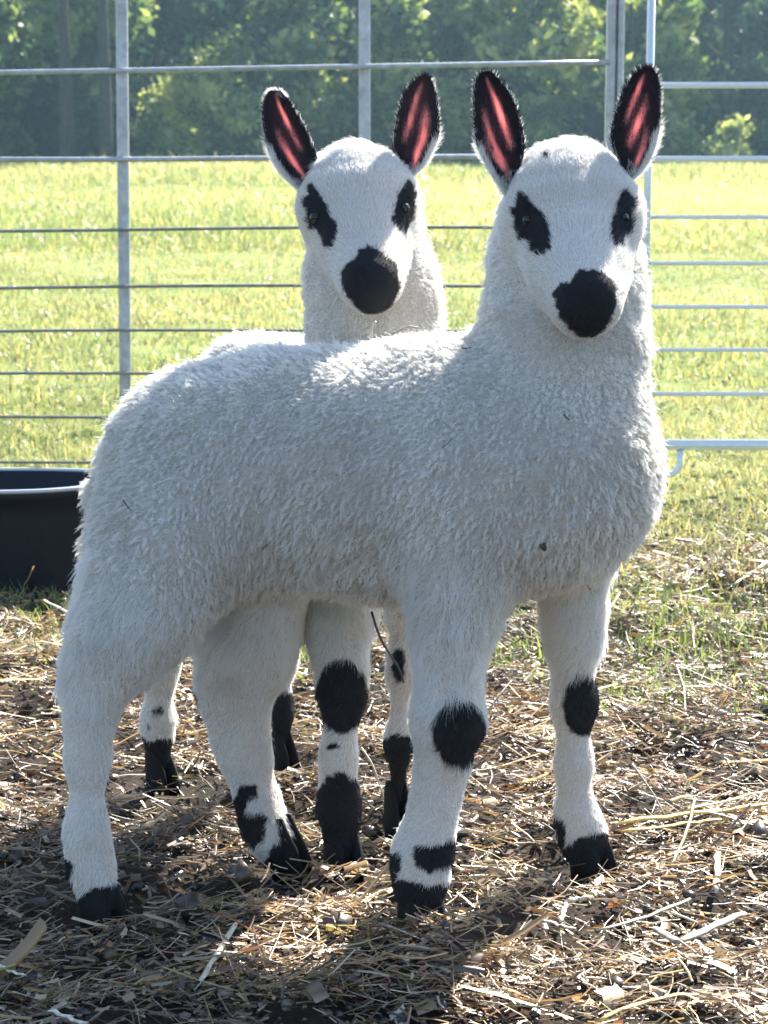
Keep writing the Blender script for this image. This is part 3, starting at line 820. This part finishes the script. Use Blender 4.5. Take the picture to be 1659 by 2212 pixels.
    Ls = .0052*(.7+.6*rng.random(nS))*(1-.25*hd)*(1+.35*noise(Ps, .02, 8))
    nd_ = np.linalg.norm(Ps-nose, axis=1); Ls *= .45+.55*sstep(.02, .06, nd_)
    Ls *= 1-.30*(1-sstep(.14, .18, Ps[:, 2]))
    Ls *= 1+.9*sstep(.15, .22, Ps[:, 2])*(1-hd)
    K = 4; t = np.linspace(0, 1, K)[None, :, None]
    pos = Ps[:, None] + Ns[:, None]*(Ls[:, None, None]*(.62*t-.28*t*t)) + cb[:, None]*(Ls[:, None, None]*(.35*t+.6*t*t))
    flyS = rng.random(nS) < .03
    pos = pos + (Ns+.4*rng.normal(0, 1, (nS, 3)))[:, None]*(flyS*.0020*(1-.5*hd))[:, None, None]*t
    rad = np.broadcast_to(.00015*(1-.65*t[..., 0]), (nS, K))
    noteye = np.ones(nS, bool); xe, ye = proj(Ps)
    for (px, py, Y_, r) in cfg['eyes']: noteye &= (np.hypot(xe-px, (ye-py)*1.25) > r*.98) | (Ps[:, 1] > eyeY[(px, py)]+.02)
    dk2 = mark_mask(Ps, Ns, cfg['marks'], 4)
    tint = np.clip(.6+.3*rng.random(nS)+.25*noise(Ps, .03, 6), 0, 1)
    curves_obj('short_hair', pos[~dk2 & noteye], rad[~dk2 & noteye], tint[~dk2 & noteye], M_SHORT, root)
    dk2 &= noteye
    bp = [pos[dk2]]; br = [rad[dk2]]; bt = [rng.random(dk2.sum())]
    # ear hair: black around the edge and back, pale wisps low on the outer side
    wp, wr, wt_ = [], [], []
    for ev, ef, uv, en, n0, pk, e in earinfo:
        Tn = np.concatenate([ef[:, [0, 1, 2]], ef[:, [0, 2, 3]]])
        nrm = np.cross(ev[Tn[:, 1]]-ev[Tn[:, 0]], ev[Tn[:, 2]]-ev[Tn[:, 0]]); ar = np.linalg.norm(nrm, axis=1)/2
        m = 9000; ti = rng.choice(len(Tn), m, p=ar/ar.sum()); b1 = rng.random(m); b2 = rng.random(m); fl = b1+b2 > 1; b1 = np.where(fl, 1-b1, b1); b2 = np.where(fl, 1-b2, b2)
        q = Tn[ti]; bw = np.stack([1-b1-b2, b1, b2], 1)
        pp = (ev[q]*bw[..., None]).sum(1); uu = (uv[q]*bw[..., None]).sum(1); kk_ = (pk[q]*bw).sum(1)
        nn_ = nrm[ti]/(np.linalg.norm(nrm[ti], axis=1)[:, None]+1e-12); backside = (nn_[:, 1] > .1)
        tip = ev[33*15+7]-ev[7]; tip /= np.linalg.norm(tip)
        oo = ev[17*15+14]-ev[17*15]; oo /= np.linalg.norm(oo)
        edge = np.abs(uu[:, 1]) > .84
        keep = (rng.random(m) > kk_*1.6) | edge
        keep &= ~(backside & (rng.random(m) < .85) & (kk_ > .1))
        L = .0024*(.6+.8*rng.random(m))*np.where(edge, 1.25, 1)
        dr = tip*.8 + nn_*.30 + oo*np.sign(uu[:, 1:2])*np.where(edge, .32, .05)[:, None] + rng.normal(0, .22, (m, 3))
        dr /= np.linalg.norm(dr, axis=1)[:, None]
        tt = np.linspace(0, 1, 4)[None, :, None]
        ps = pp[:, None]+dr[:, None]*(L[:, None, None]*tt)
        rd = np.broadcast_to(.00013*(1-.6*tt[..., 0]), (m, 4))
        wh = np.zeros(m, bool)
        sgn = e['outer']
        so = uu[:, 1]*sgn
        wh |= (so > .80) & (uu[:, 0] < .45) & (rng.random(m) < .95)
        wh |= (so > .95) & (rng.random(m) < .45)
        wh |= (uu[:, 0] < .16) & (so > -.2)
        wh |= (-so > .95) & (rng.random(m) < .30)
        if e.get('white_tip'): wh |= (uu[:, 0] > .88)
        bl = keep & ~wh
        bp.append(ps[bl]); br.append(rd[bl]); bt.append(rng.random(bl.sum()))
        ps2 = pp[:, None]+dr[:, None]*((L*np.where((so > .6) & (uu[:, 0] < .5), 1.9, .9))[:, None, None]*tt)
        wl_ = keep & wh
        wp.append(ps2[wl_]); wr.append(rd[wl_]); wt_.append(.6+.4*rng.random(wl_.sum()))
    curves_obj('black_hair', np.concatenate(bp), np.concatenate(br), np.concatenate(bt), M_BLACK, root)
    curves_obj('ear_fringe', np.concatenate(wp), np.concatenate(wr), np.concatenate(wt_), M_SHORT, root)
    # eyes
    for (px, py, Y_, r) in cfg['eyes']:
        p, s = P(px, py, eyeY[(px, py)])
        bm = bmesh.new(); bmesh.ops.create_uvsphere(bm, u_segments=20, v_segments=12, radius=r*s)
        me = bpy.data.meshes.new('eye'); bm.to_mesh(me); bm.free(); me.polygons.foreach_set('use_smooth', [True]*len(me.polygons)); me.materials.append(M_EYE)
        o = bpy.data.objects.new('eye', me); COL.objects.link(o); o.location = p; bpy.context.view_layer.update()
        o.parent = root; o.matrix_parent_inverse = root.matrix_world.inverted()
    # cloven hooves: two tapered claws each
    for (px, py, Y_, r, az) in cfg['hooves']:
        p, s = P(px, py, Y_); rr = r*s
        Vh = []; Fh = []
        f = np.array([math.cos(az), math.sin(az), 0]); sdv = np.array([-math.sin(az), math.cos(az), 0])
        for sg in (-1, 1):
            b0 = len(Vh); n = 10
            for k, (z, sc, fw) in enumerate(((-.012, .92, .35), (.004, 1.0, .32), (.020, .86, .12), (.034, .70, -.05), (.044, .45, -.1))):
                for j in range(n):
                    a = 2*math.pi*j/n; cx = math.cos(a); sx = math.sin(a)
                    lx = cx*(1.0+.35*(cx > 0)*(k < 3))*rr*.85*sc; sxx = sx*rr*.46*sc*(1-.30*max(0, cx))
                    q = np.array([p[0], p[1], 0]) + f*(lx+fw*rr) + sdv*(sxx+sg*rr*.44) + np.array([0, 0, z])
                    Vh.append(tuple(q))
            for k in range(4):
                for j in range(n): Fh.append((b0+k*n+j, b0+k*n+(j+1) % n, b0+(k+1)*n+(j+1) % n, b0+(k+1)*n+j))
            Fh.append(tuple(b0+j for j in range(n-1, -1, -1))); Fh.append(tuple(b0+4*n+j for j in range(n)))
        me = bpy.data.meshes.new('hoof'); me.from_pydata(Vh, [], Fh); me.polygons.foreach_set('use_smooth', [True]*len(me.polygons)); me.materials.append(M_HOOF)
        o = bpy.data.objects.new('hoof', me); COL.objects.link(o); o.parent = root; o.matrix_parent_inverse = root.matrix_world.inverted()
    return root

z4 = lambda pts: [(995.3+x*.3, 119.4+y*.3) for x, y in pts]
z3 = lambda pts: [(530.9+x*.285, 132.7+y*.285) for x, y in pts]
e4 = lambda rows: [(995.3+a*.3, 119.4+b*.3, 995.3+c*.3, 119.4+d*.3) for a, b, c, d in rows]
e3 = lambda rows: [(530.9+a*.285, 132.7+b*.285, 530.9+c*.285, 132.7+d*.285) for a, b, c, d in rows]
_em = ear_mesh
def ear_mesh(rows, Yb, Yt, cup, *_): return _em(rows, Yb, Yt, cup, None, None)

WO, LO, HO = 33, 25, 9
front = dict(
    base=tuple(P(750, 1930, 1.72)[0][:2])+(0,), label='front lamb standing side on, head turned to the camera, black knees and nose', n_wool=270000, n_short=150000, n_lock=18000,
    head=(1237, 440, 1.66), nose=(1264, 655, 1.555), headr=.095, backdir=(-.9, .35, 0),
    chains=[
        ([(450, 990, 1.765, 222), (600, 988, 1.76, 236), (830, 1010, 1.74, 262), (1000, 1010, 1.72, 272), (1160, 995, 1.70, 276)], WO, .045, 1),
        ([(395, 1020, 1.745, 172), (362, 1180, 1.715, 155), (296, 1330, 1.70, 122), (256, 1385, 1.69, 94)], WO-8, .05, 1),
        ([(560, 1075, 1.76, 230), (900, 1095, 1.74, 228)], WO, .03, 1),
        ([(1180, 930, 1.70, 220), (1218, 780, 1.70, 182), (1220, 680, 1.70, 170), (1222, 580, 1.70, 164), (1228, 480, 1.705, 162)], 26, .03, 1),
        ([(1190, 1045, 1.69, 245)], WO, .03, 1),
        ([(950, 890, 1.72, 180), (1050, 830, 1.715, 125)], WO, .02, 1),
        ([(1020, 1150, 1.665, 140), (990, 1300, 1.655, 104)], 26, .04, 1),
        ([(250, 960, 1.80, 40), (216, 1080, 1.80, 36), (186, 1225, 1.79, 26)], 12, .02, 1),
        # head
        ([(1236, 447, 1.670, 131), (1232, 415, 1.675, 118)], HO, .03, 0),
        ([(1238, 480, 1.655, 128), (1250, 565, 1.625, 102), (1264, 640, 1.585, 74), (1265, 658, 1.575, 70)], HO, .025, 0),
        ([(1168, 468, 1.655, 52)], HO, .03, 0), ([(1318, 462, 1.655, 52)], HO, .03, 0),
        ([(1258, 610, 1.635, 84), (1262, 668, 1.60, 54)], HO, .02, 0),
        # near hind
        ([(280, 1330, 1.69, 110), (246, 1400, 1.685, 94), (206, 1480, 1.68, 72), (195, 1560, 1.672, 61), (190, 1640, 1.668, 58), (187, 1790, 1.66, 57), (195, 1870, 1.66, 60), (212, 1945, 1.655, 65)], LO, .025, 0),
        ([(176, 1440, 1.69, 50), (168, 1482, 1.69, 42)], LO-4, .02, 0),
        # far hind
        ([(560, 1290, 1.79, 125), (530, 1400, 1.80, 112), (505, 1500, 1.81, 88), (525, 1620, 1.81, 68), (560, 1740, 1.805, 55), (583, 1810, 1.80, 54), (612, 1848, 1.795, 52)], LO, .03, 0),
        # near front
        ([(986, 1270, 1.655, 108), (972, 1400, 1.65, 80), (968, 1560, 1.645, 84), (950, 1680, 1.65, 62), (930, 1780, 1.65, 58), (908, 1860, 1.65, 70), (906, 1935, 1.648, 73)], LO, .03, 0),
        # far front
        ([(1235, 1210, 1.755, 112), (1238, 1330, 1.765, 70), (1238, 1400, 1.77, 58), (1240, 1520, 1.78, 58), (1240, 1650, 1.785, 49), (1243, 1750, 1.79, 48), (1256, 1805, 1.79, 58), (1268, 1835, 1.79, 59)], LO, .03, 0),
    ],
    marks=[
        ('p', z4([(430, 985), (480, 1010), (530, 1090), (590, 1130), (620, 1200), (655, 1300), (655, 1400), (600, 1435), (550, 1440), (510, 1400), (500, 1335), (450, 1330), (430, 1340), (400, 1250), (380, 1200), (385, 1160), (360, 1155), (370, 1110), (400, 1060), (400, 1020)]), 1.4, 1.72, 0),
        ('p', z4([(1180, 955), (1220, 1000), (1260, 1050), (1250, 1100), (1230, 1140), (1240, 1200), (1220, 1290), (1180, 1320), (1160, 1390), (1100, 1370), (1070, 1300), (1080, 1220), (1105, 1100), (1130, 1020)]), 1.4, 1.72, 0),
        ('p', z4([(880, 1540), (910, 1560), (960, 1545), (1030, 1570), (1090, 1620), (1120, 1700), (1125, 1800), (1080, 1900), (1020, 1990), (940, 2030), (860, 2030), (780, 1980), (730, 1900), (690, 1810), (660, 1720), (690, 1660), (740, 1635), (790, 1630), (820, 1580), (850, 1545)]), 1.4, 1.63, 0),
        ('e', (1178, 338, 6, 6), 1.5, 1.7, 0),
        ('p', [(112, 1842), (150, 1857), (160, 1872), (152, 1905), (172, 1950), (150, 1965), (112, 1930)], 1.60, 1.72, 0),
        ('p', [(140, 1965), (200, 1917), (262, 1908), (290, 2040), (130, 2040)], 1.60, 1.72, 0),
        ('p', [(520, 1697), (550, 1692), (557, 1722), (535, 1727), (530, 1752), (565, 1757), (580, 1772), (572, 1807), (550, 1832), (520, 1817), (490, 1777), (500, 1737)], 1.74, 1.87, 0),
        ('p', [(575, 1857), (590, 1822), (630, 1807), (662, 1827), (680, 1910), (560, 1910)], 1.74, 1.87, 0),
        ('p', [(395, 1425), (412, 1430), (425, 1500), (434, 1525), (415, 1530), (395, 1490)], 1.74, 1.87, 0),
        ('e', (992, 1581, 55, 73), 1.58, 1.72, 0),
        ('p', [(898, 1824), (941, 1829), (985, 1806), (985, 1867), (925, 1886), (893, 1867)], 1.58, 1.72, 0),
        ('p', [(825, 1845), (866, 1840), (868, 1872), (855, 1910), (825, 1937)], 1.58, 1.72, 0),
        ('p', [(825, 1925), (871, 1899), (925, 1913), (985, 1899), (1000, 2040), (820, 2040)], 1.58, 1.72, 0),
        ('e', (1262, 1521, 46, 69), 1.72, 1.85, 0),
        ('p', [(1206, 1840), (1249, 1808), (1303, 1797), (1335, 1812), (1340, 1900), (1205, 1900)], 1.72, 1.85, 0),
        ('p', [(1165, 1760), (1200, 1755), (1222, 1785), (1220, 1860), (1206, 1840), (1203, 1790), (1168, 1785)], 1.72, 1.85, 0),
    ],
    ears=[
        dict(geo=(e4([(330, 1020, 420, 880), (285, 950, 420, 800), (235, 870, 440, 730), (170, 760, 455, 680), (122, 660, 448, 600), (104, 520, 430, 480), (96, 380, 395, 360), (96, 250, 340, 260), (112, 170, 275, 178), (150, 122, 222, 122)]), 1.672, 1.665, .012), outer=-1,
             pink=[((.86, -.05), (.42, .42), .042), ((.62, -.55), (.22, -.05), .036), ((.42, -.55), (.16, -.1), .05)]),
        dict(geo=(e4([(1150, 800, 1230, 900), (1150, 730, 1290, 850), (1110, 680, 1335, 790), (1085, 620, 1385, 700), (1095, 500, 1422, 560), (1130, 400, 1433, 420), (1160, 290, 1438, 290), (1200, 200, 1425, 180), (1260, 130, 1400, 120), (1310, 92, 1378, 90)]), 1.672, 1.665, .012), outer=1,
             pink=[((.82, -.10), (.52, -.5), .040), ((.60, .25), (.36, -.15), .045), ((.40, .50), (.14, .45), .045)]),
    ],
    eyes=[(1140, 476, 1.634, 12), (1348, 470, 1.640, 10)],
    hooves=[(212, 1960, 1.655, 52, -.7), (612, 1862, 1.795, 42, -.5), (906, 1955, 1.648, 60, -1.2), (1268, 1850, 1.79, 48, -.9)],
)
rear = dict(
    base=tuple(P(650, 1800, 1.95)[0][:2])+(0,), label='rear lamb behind the front one, only its head, back and legs showing', n_wool=110000, n_short=110000, n_lock=11000, vox=.0036, wlen=.0084, lockr=.0038,
    head=(777, 430, 1.89), nose=(800, 610, 1.775), headr=.09, backdir=(-.8, .5, 0),
    chains=[
        ([(565, 900, 2.06, 210), (700, 935, 2.01, 205), (830, 960, 1.96, 205)], 32, .045, 1),
        ([(812, 880, 1.94, 168), (809, 700, 1.93, 150), (802, 600, 1.93, 142), (786, 490, 1.925, 130)], 22, .03, 1),
        ([(775, 427, 1.90, 116), (776, 408, 1.905, 104)], HO, .03, 0),
        ([(778, 455, 1.89, 114), (788, 535, 1.855, 90), (800, 598, 1.815, 64), (800, 614, 1.805, 60)], HO, .025, 0),
        ([(702, 450, 1.885, 46)], HO, .03, 0), ([(850, 440, 1.885, 46)], HO, .03, 0),
        ([(798, 580, 1.86, 70), (799, 622, 1.828, 46)], HO, .02, 0),
        ([(470, 1150, 2.03, 130), (370, 1320, 2.02, 66), (348, 1440, 2.02, 50), (341, 1560, 2.02, 48), (344, 1655, 2.02, 47)], LO, .03, 0),
        ([(620, 1150, 2.08, 100), (625, 1320, 2.08, 50), (612, 1430, 2.08, 42), (608, 1540, 2.08, 37), (610, 1625, 2.08, 35)], LO, .03, 0),
        ([(735, 1150, 1.86, 130), (725, 1310, 1.83, 92), (735, 1420, 1.815, 62), (740, 1500, 1.81, 59), (730, 1640, 1.80, 49), (732, 1740, 1.80, 54), (738, 1835, 1.80, 60)], LO, .03, 0),
        ([(880, 1150, 1.95, 110), (880, 1320, 1.91, 50), (868, 1450, 1.90, 44), (862, 1600, 1.90, 42), (858, 1750, 1.90, 38)], LO, .03, 0),
    ],
    marks=[
        ('p', z3([(490, 915), (525, 940), (560, 1010), (620, 1090), (660, 1200), (690, 1220), (695, 1330), (650, 1410), (600, 1410), (570, 1350), (540, 1280), (490, 1280), (465, 1190), (465, 1100), (430, 1110), (440, 1040), (470, 1010), (465, 940)]), 1.6, 1.94, 0),
        ('p', z3([(1240, 890), (1275, 960), (1300, 1000), (1275, 1060), (1285, 1140), (1260, 1200), (1210, 1310), (1160, 1290), (1110, 1220), (1120, 1120), (1150, 1020), (1190, 940)]), 1.6, 1.94, 0),
        ('p', z3([(930, 1400), (1020, 1430), (1060, 1490), (1140, 1530), (1160, 1600), (1160, 1720), (1120, 1830), (1060, 1900), (980, 1930), (900, 1910), (830, 1860), (770, 1780), (730, 1680), (725, 1600), (750, 1550), (820, 1500), (860, 1430)]), 1.6, 1.86, 0),
        ('e', (738, 1502, 56, 80), 1.74, 1.87, 0), ('e', (720, 1612, 14, 8), 1.74, 1.87, 0),
        ('p', [(670, 1747), (705, 1677), (740, 1667), (790, 1692), (810, 1900), (665, 1900)], 1.74, 1.87, 0),
        ('p', [(285, 1577), (325, 1600), (400, 1592), (410, 1720), (280, 1720)], 1.95, 2.1, 0), ('e', (342, 1532, 15, 7), 1.95, 2.1, 0), ('e', (322, 1568, 6, 5), 1.95, 2.1, 0),
        ('p', [(560, 1490), (660, 1500), (670, 1700), (560, 1700)], 2.0, 2.15, 0),
        ('p', [(815, 1600), (860, 1585), (920, 1600), (920, 1820), (800, 1820)], 1.85, 1.96, 0), ('e', (862, 1437, 14, 40), 1.85, 1.96, 0),
    ],
    ears=[
        dict(geo=(e3([(450, 1010, 520, 880), (385, 960, 500, 830), (300, 880, 520, 770), (215, 775, 535, 720), (170, 660, 500, 620), (140, 530, 450, 520), (130, 400, 400, 420), (135, 310, 350, 340), (160, 250, 310, 280), (190, 222, 265, 230)]), 1.905, 1.895, .012), outer=-1, white_tip=True,
             pink=[((.88, .0), (.45, .40), .038), ((.50, -.35), (.14, .1), .042)]),
        dict(geo=(e3([(1190, 790, 1260, 870), (1190, 745, 1310, 835), (1150, 710, 1355, 790), (1112, 665, 1400, 700), (1130, 550, 1455, 600), (1150, 430, 1467, 450), (1180, 300, 1450, 310), (1230, 200, 1430, 200), (1300, 130, 1403, 140), (1340, 108, 1382, 105)]), 1.905, 1.895, .012), outer=1,
             pink=[((.78, -.1), (.45, -.5), .040), ((.55, .35), (.14, .35), .060)]),
    ],
    eyes=[(682, 470, 1.862, 13), (874, 449, 1.868, 11)],
    hooves=[(343, 1668, 2.02, 36, -.8), (610, 1640, 2.08, 30, -.8), (738, 1850, 1.80, 47, -1.2), (858, 1768, 1.90, 36, -1.2)],
)
make_lamb(front)
make_lamb(rear)

# ------------------------------------------------------------------ single stalks and twigs
def stalk(name, a, b, wpx, mat, label, cat='stalk', za=.016, zb=.016, bow=0.0, flat=.45, group=None):
    pa, s = G(a[0], a[1], za); pb, _ = G(b[0], b[1], zb)
    n = 9; t = np.linspace(0, 1, n)
    d = pb-pa; side = np.array([-d[1], d[0], 0]); side /= np.linalg.norm(side)+1e-9
    pts = pa[None]+d[None]*t[:, None] + side[None]*(bow*np.sin(math.pi*t))[:, None] + rng.normal(0, .0006, (n, 3))
    r = wpx*s*.5; rad = r*(1+.18*np.sin(t*17+len(label)))*np.where((t < .05) | (t > .95), .7, 1)
    V, F = tube_data(pts, rad, 8)
    V = np.array(V); c = pts.mean(0)
    ref = np.interp(np.repeat(t, 8).tolist()+[0, 1], t, pts[:, 2])
    V[:, 2] = ref+(V[:, 2]-ref)*flat
    me = bpy.data.meshes.new(name); me.from_pydata([tuple(v-pa) for v in V], [], [tuple(dict.fromkeys(f)) for f in F]); me.polygons.foreach_set('use_smooth', [True]*len(me.polygons)); me.materials.append(mat)
    o = bpy.data.objects.new(name, me); COL.objects.link(o); o.location = pa
    return tag(o, label, cat, group)
stalk('straw_stalk', (1330, 1778), (1760, 1722), 17, M_ST_GOLD, 'thick golden stalk lying right of the far front hoof, running out of frame', za=.02, zb=.03)
stalk('straw_stalk', (1345, 1795), (1560, 1770), 12, M_ST_GOLD, 'shorter golden stalk alongside and below the thick golden one', za=.02, zb=.02)
stalk('straw_stalk', (1480, 1752), (1700, 1700), 9, M_ST_GOLD, 'thin golden stalk just above the thick golden one', za=.024, zb=.03)
stalk('straw_stalk', (1290, 2203), (1535, 2142), 13, M_ST_GOLD, 'curved tan stalk at the bottom edge right of centre', bow=.008)
stalk('straw_stalk', (1462, 2036), (1610, 1972), 24, M_ST_GREY, 'broad grey flat stalk pointing up to the right, lower right corner')
stalk('straw_stalk', (1414, 2005), (1462, 2034), 22, M_ST_GREY, 'short broad grey stub touching the end of the flat stalk')
stalk('straw_stalk', (1290, 2008), (1490, 1942), 11, M_ST_GREY, 'long weathered stalk left of the broad grey flat one', bow=-.006)
stalk('straw_stalk', (1227, 1945), (1283, 1938), 12, M_ST_PALE, 'short white stalk on dark soil below the far front hoof', flat=.8)
stalk('straw_stalk', (1222, 1955), (1210, 1990), 11, M_ST_PALE, 'white stalk stub hanging below the short white stalk', flat=.8)
stalk('straw_stalk', (1168, 1986), (1243, 2007), 9, M_ST_PALE, 'thin pale stalk below left of the short white stalk')
stalk('straw_stalk', (1552, 1843), (1546, 1925), 14, M_ST_PALE, 'pale upright looking stalk below the golden stalks at the right')
stalk('straw_stalk', (755, 1960), (978, 2036), 12, M_ST_GREY, 'bent weathered stalk lying in front of the near front hoof', bow=-.01, zb=.012)
stalk('straw_stalk', (435, 2118), (512, 1990), 13, M_ST_PALE, 'flat pale stalk slanting up between the near hooves', flat=.6)
stalk('straw_stalk', (-6, 2083), (52, 2108), 9, M_ST_PALE, 'pale stalk at the left edge near the bottom')
stalk('straw_stalk', (108, 2182), (188, 2212), 12, M_ST_PALE, 'broken pale stalk at the bottom left corner')
stalk('straw_stalk', (1585, 1262), (1670, 1205), 8, M_ST_PALE, 'pale stalk at the right edge where the straw meets the grass')
stalk('straw_stalk', (95, 1295), (185, 1345), 8, M_ST_PALE, 'pale stalk in front of the black trough')
def twig(pts, r, mat, label, cat='twig', name='twig'):
    q = []
    for (px, py, Y_) in pts: q.append(P(px, py, Y_)[0])
    q = np.array(q); t = np.linspace(0, 1, len(q)); tt = np.linspace(0, 1, 14)
    qq = np.stack([np.interp(tt, t, q[:, j]) for j in range(3)], 1)
    for _ in range(3): qq[1:-1] = .25*qq[:-2]+.5*qq[1:-1]+.25*qq[2:]
    o = tube(name, qq, r*(1.1-.5*tt), mat, None, 6)
    return tag(o, label, cat)
twig([(803, 1322, 1.72), (815, 1365, 1.71), (835, 1405, 1.71), (862, 1440, 1.70), (872, 1475, 1.70)], .0011, M_TWIG, 'dark curved twig hanging under the belly of the front lamb')
twig([(216, 1150, 1.765), (200, 1180, 1.76), (188, 1215, 1.76)], .0026, M_TWIG, 'dark brown twig caught at the tail of the front lamb')
twig([(205, 1180, 1.755), (183, 1225, 1.755), (165, 1262, 1.76)], .0016, M_ST_GREY, 'frayed straw hanging from the tail of the front lamb', 'straw', 'straw_stalk')
twig([(242, 900, 1.765), (222, 960, 1.765), (228, 1040, 1.755), (216, 1120, 1.755)], .0010, M_TWIG, 'thin dark stem stuck along the rump of the front lamb')
twig([(226, 950, 1.775), (222, 978, 1.77)], .0010, M_TWIG, 'tiny dark leaf stalk on the edge of the rump')
twig([(803, 727, 1.72), (800, 712, 1.715), (806, 700, 1.71), (812, 695, 1.708)], .0013, M_ST_PALE, 'pale curl of straw standing on the back of the front lamb', 'straw', 'straw_curl')
twig([(845, 722, 1.70), (868, 712, 1.70), (880, 704, 1.70), (905, 708, 1.70)], .0013, M_ST_PALE, 'bent wisp of straw lying on the shoulder of the front lamb', 'straw', 'straw_wisp')
twig([(1052, 1540, 2.05), (1080, 1500, 2.06), (1105, 1470, 2.08)], .0012, M_ST_GREY, 'thin stem leaning over the straw between the front legs')
twig([(780, 1615, 1.93), (805, 1650, 1.92), (822, 1700, 1.91), (836, 1745, 1.90)], .0010, M_ST_PALE, 'pale stem in front of the far leg of the rear lamb')
twig([(1365, 1650, 1.92), (1410, 1712, 1.90), (1440, 1768, 1.88)], .0010, M_ST_GREY, 'thin stem rising from the golden stalk')

def surf(px, py, lift=.007):
    V = BODY[front['label']]; x, y = proj(V); m = np.hypot(x-px, y-py) < 12
    return V[m][:, 1].min()-lift if m.any() else 1.7
for (a, b, r, lab) in [((1218, 895), (1231, 907), .0007, 'dark splinter stuck in the neck wool under the nose of the front lamb'),
                       ((1172, 1176), (1178, 1188), .0026, 'dark seed burr caught low on the chest wool'),
                       ((1268, 1264), (1277, 1274), .0008, 'tiny dark chip at the bottom of the chest wool'),
                       ((998, 752), (1018, 750), .0006, 'short dark stem on the shoulder wool below the neck'),
                       ((266, 1080), (282, 1102), .0006, 'thin dark stem on the thigh wool near the tail'),
                       ((955, 968), (978, 945), .0004, 'fine pale brown stem lying in the side wool'),
                       ((566, 1186), (584, 1170), .0005, 'thin brown stem in the belly wool before the hind leg')]:
    pts = [(a[0]+(b[0]-a[0])*t, a[1]+(b[1]-a[1])*t, 0) for t in (0, .5, 1)]
    twig([(x_, y_+(2 if k == 1 else 0), surf(x_, y_)) for k, (x_, y_, _) in enumerate(pts)], r, M_TWIG, lab)
# ------------------------------------------------------------------ haze
bm = bmesh.new(); bmesh.ops.create_cube(bm, size=1)
me = bpy.data.meshes.new('haze'); bm.to_mesh(me); bm.free()
hz = bpy.data.objects.new('haze', me); COL.objects.link(hz)
hz.location = (0, 180, 8.5); hz.scale = (660, 500, 21)
b = NB('haze'); pv = b.n('ShaderNodeVolumePrincipled', inp={'Color': (.50, .80, 1, 1), 'Density': .0008, 'Anisotropy': .35})
b.link(pv.outputs[0], b.out.inputs['Volume']); me.materials.append(b.m)
tag(hz, 'pale sunlit air that veils the woodland', kind='stuff')
